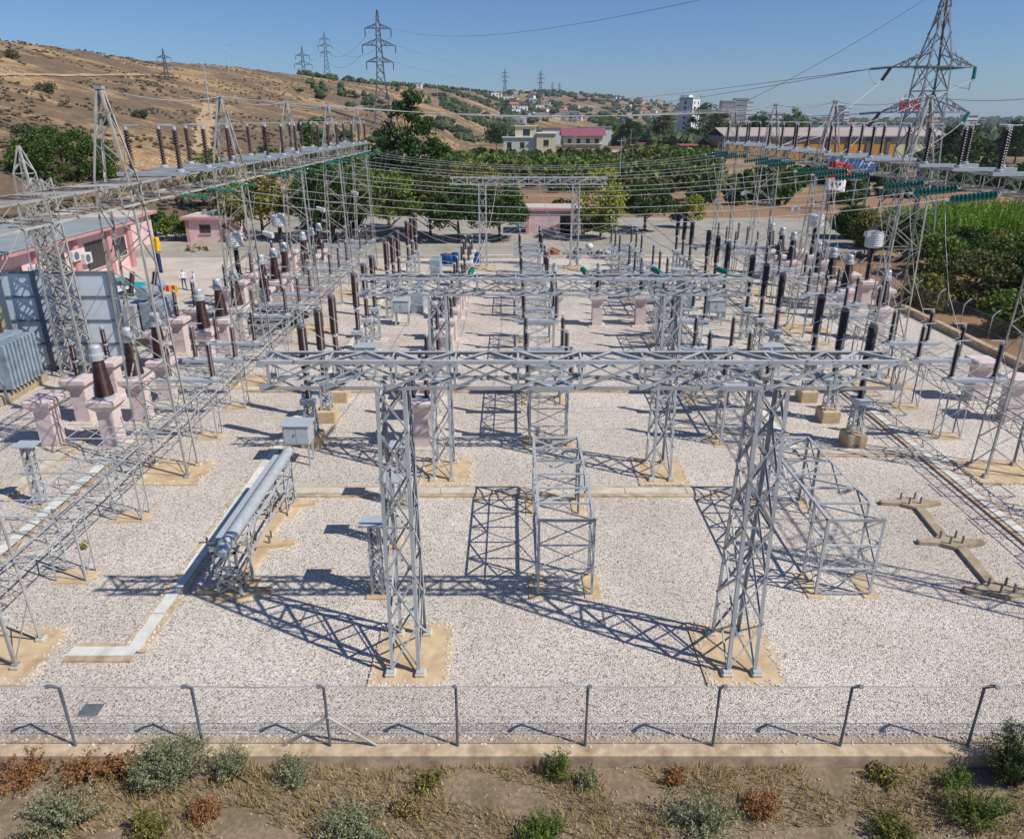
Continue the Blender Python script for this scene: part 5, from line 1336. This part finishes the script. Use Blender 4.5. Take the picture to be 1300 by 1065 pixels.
def spill():
    mb = MB()
    def stone(x, y, z):
        s = random.uniform(.02, .05); o = len(mb.v); k = 5
        for q, h in ((1, 0), (.75, .6)):
            for i in range(k): t = 2 * pi * i / k + random.random() * .6; mb.v.append((x + s * q * cos(t), y + s * q * sin(t) * random.uniform(.6, 1), z + s * h))
        for i in range(k): j = (i + 1) % k; mb.f.append((o + i, o + j, o + k + j, o + k + i))
        mb.f.append(tuple(o + k + i for i in range(k)))
    for cx, cy, x0, x1, y0, y1 in ((-2.85, BAY[0], -.95, 1.15, -1.25, 1.3), (6.15, BAY[0], -.95, 1.15, -1.25, 1.3), (-2.85, BAY[1], -.95, 1.15, -1.25, 1.3), (6.15, BAY[1], -.95, 1.15, -1.25, 1.3), (XL, BAY[0], -1.45, 1.6, -1.15, 1.1), (XL, BAY[1], -1.45, 1.6, -1.15, 1.1), (XR, BAY[1], -1.45, 1.6, -1.15, 1.1)):
        for _ in range(330):
            d = abs(random.gauss(0, .1)); e = random.random(); k = random.randrange(4)
            x, y = ((x0 + d, y0 + (y1 - y0) * e), (x1 - d, y0 + (y1 - y0) * e), (x0 + (x1 - x0) * e, y0 + d), (x0 + (x1 - x0) * e, y1 - d))[k]; stone(cx + x, cy + y, .044)
    for _ in range(900): stone(random.uniform(-16, 16), 13.13 - abs(random.gauss(0, .14)), .034)
    for _ in range(700): stone(-10.62 + random.choice((-1, 1)) * random.uniform(.2, .34), random.uniform(16, 34), .06)
    tag(mb.build('loose_stones', M['stone']), kind='stuff')
spill()

# ------------------------------------------------------------------ far buildings
def building(name, loc, boxes, label, cat='building', rz=0):
    r = empty(name, loc, rz=rz); tag(r, label, cat)
    for nm, x0, x1, y0, y1, z0, z1, m in boxes: MB().box(x0, x1, y0, y1, z0, z1).build(nm, M[m], r)
    return r
# white tower block
p = atY(868, 168, 520); zt = atY(868, 124, 520).z
r = empty('apartment_block', (p.x, 520, -.5), rz=radians(-38)); tag(r, 'tall white apartment block standing alone on the plain', 'building')
MB().box(-5, 5, 0, 12, 0, zt + .5).build('wall', M['plaster_w'], r); MB().box(-5.3, 1, 2, 8, zt + .503, zt + 2).build('roof_house', M['plaster_w'], r); MB().box(-5.2, 5.2, -.2, 12.2, zt - .3, zt + .1).build('roof_slab', M['plaster_b'], r)
for k in range(7):
    for x in (-.4,): window_parts(r, x, 0, 5 + k * (zt - 6) / 6.6, 1.6, 1.8, 0, frame='plaster_b')
    for y in (3, 9): window_parts(r, y, 5, 5 + k * (zt - 6) / 6.6, 1.6, 1.8, 0, 'y', 1, frame='plaster_b')
# villa
q = at(672, 195); Yv = q.y
r = empty('villa', (q.x, Yv, -.3)); tag(r, 'pale green and cream two storey villa beyond the orchard', 'house')
MB().box(-11, 3, 0, 12, 0, 6.6).build('lower_wall', M['plaster_g'], r); MB().box(3.003, 11, -1.5, 12, 0, 8.2).build('side_wall', M['plaster_c'], r); MB().box(-6, 2.9, 3, 12, 6.603, 11).build('upper_wall', M['plaster_c'], r)
rf = MB().box(-11.6, 3.0, -.6, 3, 6.61, 6.95).build('roof', M['plaster_w'], r); MB().box(-6.6, 3.5, 2.4, 12.6, 11.003, 11.4).build('roof', M['plaster_c'], r); MB().box(3, 11.6, -2.1, 12.6, 8.203, 8.6).build('roof', M['plaster_w'], r)
for x in (-8.5, -3.0): window_parts(r, x, 0, 3.6, 1.9, 2.4, 1)
window_parts(r, 7, -1.5, 4.6, 2.2, 2.4, 1); window_parts(r, -1.2, 3, 8.6, 3, 2.6, 1)
# purple roof house
q = atY(740, 190, 385); r = empty('house', (q.x, 385, -.4)); tag(r, 'house with a plum coloured roof right of the pale villa', 'house')
zt = atY(740, 171, 385).z
MB().box(-10, 10, 0, 12, 0, zt - .2).build('wall', M['plaster_c'], r)
MB().prism(Vector((-11.5, 0, 0)), Vector((11.5, 0, 0)), [Vector((0, -2, zt - .2)), Vector((0, 6, zt + 3.4)), Vector((0, 14, zt - .2))]).build('roof', M['roof_purple'], r)
for x in (-7, -2.4, 2.4, 7): window_parts(r, x, 0, zt * .55, 2, 2.2, 1)
MB().box(-10, 10, -1.6, -.004, zt * .3, zt * .3 + .3).build('balcony', M['plaster_w'], r)
q = atY(760, 175, 420); building('house', (q.x, 420, -.4), [('wall', -6, 7, 0, 10, 0, 9.5, 'plaster_w'), ('roof', -6.5, 7.5, -.5, 10.5, 9.503, 10, 'plaster_b'), ('side_wing', 7.003, 11, 1, 9, 0, 6.5, 'plaster_w')], 'white flat roofed house right behind the plum roofed house', 'house')
q = atY(712, 172, 430); building('house', (q.x - 6, 430, -.4), [('wall', -5, 6, 0, 9, 0, 9, 'plaster_w'), ('roof', -5.5, 6.5, -.5, 9.5, 9.003, 9.5, 'roof_tile')], 'white house with terracotta slab left behind the plum roof', 'house')
q = atY(885, 172, 300); r = building('shed', (q.x, 300, -.4), [('wall', -6, 6, 0, 8, 0, 4.0, 'plaster_b'), ('roof', -6.6, 6.6, -.6, 8.6, 4.003, 4.5, 'roof_tile')], 'low shed with red roof at the right end of orchard', 'shed')
q = at(814, 191); r = empty('red_container', (q.x, q.y, -.3)); tag(r, 'small red kiosk by the dirt road beyond the orchard', 'kiosk')
MB().box(-1.7, 1.7, 0, 2.4, 0, 3.3).build('wall', M['red'], r); MB().box(-1.9, 1.9, -.2, 2.6, 3.303, 3.5).build('roof', M['pink_dark'], r)
# warehouse
r = empty('warehouse', (atY(920, 190, 285).x, 285, -.4)); tag(r, 'long warehouse with ochre lower wall and beige sheet roof at right', 'warehouse')
Lw = atY(1200, 190, 285).x - atY(920, 190, 285).x
MB().box(0, Lw * .77, 0, 26, 0, 6.2).build('lower_wall', M['ochre'], r); MB().box(Lw * .77 + .01, Lw, .02, 26, 0, 7.9).build('end_wall', M['plaster_c'], r); MB().box(0, Lw * .77, .05, 26, 6.203, 7.9).build('upper_wall', M['bluegrey'], r)
MB().prism(Vector((-1, 0, 0)), Vector((Lw + 1, 0, 0)), [Vector((0, -1, 7.8)), Vector((0, 13, 10.6)), Vector((0, 27, 7.8)), Vector((0, 27, 8.2)), Vector((0, 13, 11.0)), Vector((0, -1, 8.2))]).build('roof', M['roof_sheet'], r)
for k in range(9): MB().box(Lw * .77 * k / 8.5 + .4, Lw * .77 * k / 8.5 + 1.6, -.35, -.005, 0, 7.7).build('column', M['dark_steel'], r)
q = atY(1120, 160, 420); building('warehouse', (q.x, 420, -.4), [('wall', -34, 34, 0, 24, 0, 9, 'plaster_b'), ('roof', -35, 35, -1, 25, 9.003, 10.2, 'bluegrey')], 'grey low warehouse roof behind the ochre warehouse', 'warehouse')
q = atY(990, 170, 360); building('white_hall', (q.x, 360, -.4), [('wall', -9, 9, 0, 12, 0, 9, 'plaster_w'), ('roof', -9.5, 9.5, -.5, 12.5, 9.003, 9.6, 'plaster_b')], 'white hall behind the left end of ochre warehouse', 'hall')
# far grey blocks at right
def farblock(px, top, w_, Y, lab, m='plaster_b', n=5):
    q = atY(px, top, Y); wd = w_ * (Y * cp + 4) / FPX; r = empty('apartment_block', (q.x, Y, -.4)); tag(r, lab, 'building')
    MB().box(-wd / 2, wd / 2, 0, wd * .8, 0, q.z).build('wall', M[m], r); MB().box(-wd / 2 - .5, wd / 2 + .5, -.5, wd * .8 + .5, q.z + .003, q.z + 1).build('roof_slab', M['plaster_w'], r)
    for f_ in range(n):
        z = q.z * (f_ + .6) / n; MB().box(-wd / 2 + 1, wd / 2 - 1, -.35, -.004, z - .8, z + .9).build('window_band', M['window'], r)
farblock(926, 128, 17, 2000, 'grey unfinished block left in the far group at the horizon', 'plaster_b'); farblock(943, 125, 17, 2030, 'tallest grey block in the far group at the horizon', 'plaster_b'); farblock(953, 129, 8, 1960, 'narrow white block right in the far group at the horizon', 'plaster_w', 6)
farblock(1069, 134, 10, 1700, 'grey tower block above the ochre warehouse roof', 'plaster_b', 6); farblock(1077, 136, 7, 1680, 'white block touching the grey tower above warehouse', 'plaster_w', 5)
farblock(985, 143, 22, 1200, 'wide white low block above the left warehouse end', 'plaster_w', 3); farblock(1235, 146, 16, 1300, 'small white block on the right horizon', 'plaster_w', 3)
# houses scattered over the far slope
def mk_house(wm, rm, gable):
    def f():
        r = empty('house'); MB().box(-6, 6, -5, 5, -3, 6.5).build('wall', M[wm], r)
        if gable: MB().prism(Vector((-6.6, 0, 0)), Vector((6.6, 0, 0)), [Vector((0, -5.8, 6.503)), Vector((0, 0, 9)), Vector((0, 5.8, 6.503))]).build('roof', M[rm], r)
        else: MB().box(-6.3, 6.3, -5.3, 5.3, 6.503, 7.2).build('roof', M[rm], r)
        for x in (-3, 3):
            MB().box(x - 1, x + 1, -5.06, -5.003, 2.2, 4.4).build('window', M['window'], r)
        return r
    return f
HS = [(Maker(mk_house('plaster_w', 'plaster_b', False)), 'tiny white flat roofed house among trees on the far slope'), (Maker(mk_house('plaster_c', 'roof_tile', True)), 'tiny cream house with terracotta roof on the far slope'), (Maker(mk_house('plaster_w', 'roof_tile', True)), 'tiny white house with terracotta roof on the far slope'), (Maker(mk_house('plaster_b', 'plaster_w', False)), 'tiny grey flat roofed house among trees on the far slope')]
cnt = 0
while cnt < 90:
    px = random.uniform(560, 865) if random.random() < .85 else random.uniform(865, 1300); _, R_, r0 = sky_row(px); t = random.uniform(.12, .97)
    rr = r0 + (R_ - r0) * t if px < 880 else random.uniform(600, 1600); a = math.atan((px - 650) / 962); x, y = rr * sin(a), rr * cos(a)
    if px < 640 and t < .75: continue
    if noise.noise(Vector((x * .004, y * .004, 4))) < -.12: continue
    mk, lab = random.choices(HS, (5, 1.2, 1.2, 3))[0]; s = random.uniform(.6, 1.1)
    mk((x, y, terrain(x, y)), lab, 'house', 'small houses on the far slope', rz=random.uniform(-.6, .6), scale=(s * random.uniform(.9, 1.5), s, s * random.uniform(.8, 1.3))); cnt += 1
for k, (px, py, wd) in enumerate(((530, 112, 12), (548, 110, 15), (463, 103, 5))):
    d = ray(px, py); t = 200
    while t < 1500 and CAM_H + d.z * t > terrain(d.x * t, d.y * t): t += 2
    s = wd * t / FPX / 12; HS[0][0]((d.x * t, d.y * t, terrain(d.x * t, d.y * t)), ['white house on the ridge just left of the widest ridge house', 'widest white house on the ridge above the tall pine', 'smallest pale house on the ridge near the big far pylon'][k], 'house', 'houses on the ridge', scale=(s, s, s * .8))

# ------------------------------------------------------------------ pylons
def mk_pylon(legw, arms, h, bw, m, string=True):
    def f():
        r = empty('pylon'); prof = [(0, bw, bw), (h * .45, bw * .42, bw * .42), (h * .9, bw * .2, bw * .2), (h, .08, .08)]
        tower_parts(r, prof, legw, legw * .6, M[m], 12, zig=False, foot=False)
        for z, L_ in arms:
            t = .42 + .0 ; hb = bw * (.42 - .22 * max(0, (z / h - .45) / .45)); mb = MB()
            for s in (-1, 1):
                tip = Vector((s * L_, 0, z))
                for y in (-1, 1):
                    mb.bar((s * hb, y * hb, z), tip, legw * .8); mb.bar((s * hb, y * hb, z + L_ * .32), tip, legw * .6)
                    for q in (.33, .66):
                        a = Vector((s * hb, y * hb, z)).lerp(tip, q); b_ = Vector((s * hb, y * hb, z + L_ * .32)).lerp(tip, q); mb.bar(a, b_, legw * .45); mb.bar(a, Vector((s * hb, y * hb, z + L_ * .32)).lerp(tip, q - .33), legw * .45)
            mb.build('crossarm', M[m], r)
            if string:
                for s in (-1, 1): MB().tube((s * L_, 0, z - 2.4), (s * L_, 0, z - .05), .14, 6).build('insulator_string', M['porc_dark'], r)
        return r
    return f
PY = Maker(mk_pylon(.30, ((20.5, 4.4), (25.5, 5.4), (30.5, 4.2)), 36, 3.2, 'wire_dark'))
def pypx(px, base, top, R_, label, grp='far pylons on the hill'):
    d = ray(px, base); t = R_ / sqrt(d.x ** 2 + d.y ** 2); x, y = d.x * t, d.y * t; zg = terrain(x, y); zt = CAM_H + ray(px, top).z * t; zb = min(zg, CAM_H + d.z * t); s = (zt - zb) / 36
    PY((x, y, zb), label, 'pylon', grp, rz=-atan2(x, y) * 0 + radians(12), scale=(s, s, s)); return Vector((x, y, zb)), s
P1, s1 = pypx(485, 126, 18, 330, 'biggest far pylon standing on the hill crest against the sky')
P2, s2 = pypx(416, 100, 43, 640, 'second far pylon left of the biggest one on the crest')
P3, s3 = pypx(386, 94, 60, 900, 'leftmost and smallest of three pylons on the hill crest')
P4, s4 = pypx(218, 138, 64, 330, 'grey pylon standing on the brown slope at left')
P5, s5 = pypx(686, 122, 90, 1350, 'pylon on the far ridge above the pale villa')
pypx(641, 120, 88, 1500, 'thin pylon on the far ridge left of villa pylon'); pypx(701, 121, 104, 1900, 'faint pylon on far ridge, first right of the villa pylon'); pypx(710, 121, 105, 2000, 'faint pylon on far ridge, second right of the villa pylon')
pypx(888, 140, 121, 2300, 'tiny pylon at horizon right of the white apartment block')
# wooden and concrete line poles
def mk_pole():
    r = empty('line_pole'); MB().tube((0, 0, -.5), (0, 0, 10), .16, 8, .11).build('pole', M['plate'], r); mb = MB(); mb.bar((-1.1, 0, 9.5), (1.1, 0, 9.5), .12); mb.build('crossarm', M['plate'], r)
    for x in (-1, 0, 1): MB().lathe([(.05, 9.56), (.09, 9.65), (.05, 9.85)], 6, (x, 0, 0)).build('insulator', M['porc_dark'], r)
    return r
PL = Maker(mk_pole)
def polepx(px, b_, t_, lab, R_=None):
    if R_ is None: p = at(px, b_, G0)
    else: d = ray(px, b_); k = R_ / sqrt(d.x ** 2 + d.y ** 2); p = Vector((d.x * k, d.y * k, terrain(d.x * k, d.y * k)))
    s = (atY(px, t_, p.y).z - p.z) / 10; PL(p, lab, 'pole', 'line poles', scale=(max(.7, s * .8), max(.7, s * .8), s))
polepx(265, 132, 84, 'white line pole standing on the brown hillside', 240); polepx(291, 98, 66, 'left of two thin poles on the ridge at left', 420); polepx(297, 96, 56, 'right of two thin poles on the ridge at left', 430)
polepx(786, 236, 176, 'concrete pole in the orchard right of the far gantry'); polepx(800, 194, 164, 'concrete pole by the dirt road beyond the orchard'); polepx(729, 202, 172, 'thin pole in front of the plum roofed house'); polepx(556, 132, 108, 'dark pole on the ridge right of the tall pine', 600)
polepx(1024, 300, 206, 'slim pale pole between the right gantry towers'); polepx(1075, 300, 225, 'slim pale pole right of the red flag'); polepx(553, 262, 206, 'slim pole behind the left end of far gantry')

# big pylon at the right
Bp = Vector((41.0, 75.5, G0)); r = empty('pylon', Bp); tag(r, 'big steel pylon towering at the right behind the gantry', 'pylon')
prof = [(0, 2.5, 2.5), (8.5, 1.75, 1.75), (15.0, 1.3, 1.3), (19.4, 1.15, 1.15), (22.5, .62, .62), (26.2, .12, .12)]
tower_parts(r, prof, .16, .085, M['pylon'], 10, foot=False)
for z, L_ in ((19.0, 4.1), (14.9, 4.4)):
    mb = MB(); hb = 1.2; hu = .9 if z > 16 else 1.26
    for s in (-1, 1):
        tip = Vector((s * L_, 0, z))
        for y in (-1, 1):
            mb.bar((s * hb, y * hb, z), tip, .13); mb.bar((s * hu, y * hu, z + 1.25), tip, .11)
            for q in (.3, .6): a = Vector((s * hb, y * hb, z)).lerp(tip, q); b_ = Vector((s * hb, y * hb, z + 1.25)).lerp(tip, q); mb.bar(a, b_, .07); mb.bar(a, Vector((s * hb, y * hb, z + 1.25)).lerp(tip, q - .3), .07)
    for a in ((-1, -1, 1, -1), (1, -1, 1, 1), (1, 1, -1, 1), (-1, 1, -1, -1)): mb.bar((a[0] * hb, a[1] * hb, z), (a[2] * hb, a[3] * hb, z), .12)
    mb.build('crossarm', M['pylon'], r)
def lstring(a, b_, nd, m, label, rr=.16, grp='strings on the big pylon'):
    a = Vector(a); b_ = Vector(b_); L_ = (b_ - a).length; P = [(.03, 0)]
    for i in range(nd): z = .12 + (L_ - .24) * i / nd; h = (L_ - .24) / nd; P += [(.04, z), (rr, z + h * .25), (rr, z + h * .45), (.05, z + h * .7)]
    e = empty('insulator_string', a); tag(e, label, 'insulator string', grp); MB().lathe(P + [(.03, L_)], 10, (0, 0, 0), b_ - a).build('discs', M[m], e, True)
    mb = MB(); d = (b_ - a).normalized(); mb.bar(-d * .12, d * .1, .08); mb.bar(d * (L_ - .06), d * (L_ + .2), .09); mb.build('clamp', M['steel'], e); return b_
T = lambda s, z, L_: Bp + Vector((s * L_, 0, z))
ul, ur, ll, lr = T(-1, 19, 4.1), T(1, 19, 4.1), T(-1, 14.9, 4.4), T(1, 14.9, 4.4)
e1 = lstring(ul, ul + Vector((-1.9, .6, -.15)), 13, 'porc_dark', 'dark string level with the upper left arm tip of big pylon')
e2 = lstring(ul, ul + Vector((-1.3, -1.2, -1.3)), 13, 'porc_dark', 'dark string slanting down from upper left arm of big pylon')
e3 = lstring(ll, ll + Vector((-1.9, .6, -.15)), 13, 'porc_dark', 'dark string level with the lower left arm tip of big pylon')
e4 = lstring(ll, ll + Vector((-1.6, -1.2, -1.4)), 13, 'porc_dark', 'dark string slanting down from lower left arm of big pylon')
e5 = lstring(ur + Vector((-1.0, 0, 0)), ur + Vector((-2.6, 1.5, -.15)), 13, 'glass', 'green glass string under the upper right arm of big pylon')
e6 = lstring(ur, ur + Vector((-.9, -1.6, -1.2)), 13, 'glass', 'green glass string slanting down from the upper right arm tip')
e7 = lstring(ur, ur + Vector((-.15, 0, -1.9)), 12, 'white', 'pale string hanging from the upper right arm tip of big pylon', .12)
e8 = lstring(lr, lr + Vector((-.2, 0, -1.9)), 12, 'white', 'pale string hanging from the lower right arm tip of big pylon', .12)
e9 = lstring(lr, lr + Vector((-1.2, -1.3, -.9)), 13, 'glass', 'green glass string slanting down from the lower right arm tip')
def wire(a, b_, s, label, r_=.03, m='wire_dark', n=40, grp='overhead line wires'):
    a = Vector(a); mb = MB(); mb.path([p - a for p in sag(a, b_, s, n)], r_, 4); tag(mb.build('overhead_wire', M[m], loc=a), label, 'wire', grp)
Gp = [Vector((XR, BAY[k], 11.4)) for k in range(6)]
wire(e1, P5 + Vector((4 * s5, 0, 25 * s5)), 14, 'long line from the upper left arm of big pylon to the far ridge', .032)
wire(e1, P5 + Vector((-4 * s5, 0, 20.5 * s5)), 18, 'lower long line from big pylon toward the far ridge', .032)
wire(e3, P5 + Vector((4 * s5, 0, 20 * s5)), 20, 'long line from the lower left arm of big pylon to far ridge', .032)
wire(e2, Gp[4] + Vector((.5, 2.75, 0)), .8, 'short wire from upper slanting string down to right gantry beam', .025, 'wire')
wire(e4, Gp[3] + Vector((.5, 2.75, 0)), .8, 'short wire from lower left slanting string to right gantry beam', .025, 'wire')
wire(e9, Gp[3] + Vector((.5, -4, 0)), .8, 'short wire from lower right slanting string to right gantry beam', .025, 'wire')
wire(e6, Gp[4] + Vector((.5, 5.4, 0)), .8, 'short wire from upper right slanting string to right gantry beam', .025, 'wire')
wire(e5, e7, .5, 'jumper loop under the upper right arm of big pylon', .025, 'wire', 14)
wire(e1, e2, .7, 'jumper loop under the upper left arm of big pylon', .025, 'wire', 14)
wire(Bp + Vector((0, 0, 26.2)), (XR, BAY[5], 15.0), .5, 'earth wire from the top of big pylon to far right gantry peak', .025)
wire(P1 + Vector((5 * s1, 0, 30.5 * s1)), (38, 60, 27.5), 5, 'high conductor sweeping across the sky above the pylons', .032)
wire(P1 + Vector((5.4 * s1, 0, 25.5 * s1)), P5 + Vector((-4, 0, 30 * s5)), 7, 'line from biggest hill pylon right toward the far ridge pylon', .032)
wire(P1 + Vector((4.4 * s1, 0, 20.5 * s1)), P5 + Vector((-5, 0, 25 * s5)), 9, 'lower line from biggest hill pylon toward the far ridge', .032)
for k, (L_, z) in enumerate(((-5.4, 25.5), (-4.2, 30.5), (4.2, 30.5))):
    wire(P1 + Vector((L_ * s1, 0, (z - 2.4) * s1)), P2 + Vector((L_ * s2, 0, (z - 2.4) * s2)), 9, f'{ORD[k]} span between the biggest hill pylon and the second one', .06)
    wire(P2 + Vector((L_ * s2, 0, (z - 2.4) * s2)), P3 + Vector((L_ * s3, 0, (z - 2.4) * s3)), 5, f'{ORD[k]} span between the second and leftmost crest pylons', .08)
for k in range(1, 5):
    wire((XR, BAY[k], 15.0), (XR, BAY[k + 1], 15.0), .3, f'earth wire between right gantry peaks {ORD[k]} and {ORD[k+1]} from camera', .016, 'wire', 12)
    wire((XL, BAY[k], 15.0), (XL, BAY[k + 1], 15.0), .3, f'earth wire between left gantry peaks {ORD[k]} and {ORD[k+1]} from camera', .016, 'wire', 12)
# far left small gantry tower
t = empty('lattice_mast', (-33.0, 50.0, 0)); tag(t, 'lattice mast with pointed top at the far left edge', 'mast')
tower_parts(t, [(0, .8, .8), (10.5, .5, .5), (12.3, .08, .08)], .12, .06, M['steel2'], 11, zig=True, foot=False)
t = empty('lattice_mast', (-25.2, 39.0, 0)); tag(t, 'lattice mast standing just in front of the tall panelled wall', 'mast')
tower_parts(t, [(0, .75, .6), (11.0, .55, .45)], .12, .06, M['steel2'], 12, zig=False, foot=False)
for (a, b_, l) in (((-25.2, 39, 11), (XL - .8, BAY[1] + 5, 11.4), 'slack wire from the panelled wall mast to the left gantry'), ((-25.2, 39, 10.8), (-27.6, 35.6, 5), 'wire dropping from the wall mast to the transformer'), ((XL - .8, BAY[1] + 2.7, 11.2), (-21, BAY[1] + 5.5, 4.2), 'wire dropping from left gantry to an arrester')): wire(a, b_, .6, l, .018, 'wire', 14)

# ------------------------------------------------------------------ haze
HAZE = 0.00009
if HAZE:
    mb = MB(); mb.box(-9400, 9400, -700, 9400, -20, 130); h = mb.build('haze', M['white']); h.data.materials.clear()
    m = bpy.data.materials.new('haze'); m.use_nodes = True; n = m.node_tree.nodes; n.remove(n['Principled BSDF'])
    v = n.new('ShaderNodeVolumePrincipled'); v.inputs['Density'].default_value = HAZE; v.inputs['Color'].default_value = (.70, .85, 1.0, 1); v.inputs['Anisotropy'].default_value = 0.2
    m.node_tree.links.new(v.outputs[0], n['Material Output'].inputs['Volume']); h.data.materials.append(m); tag(h, kind='stuff'); h.display_type = 'WIRE'
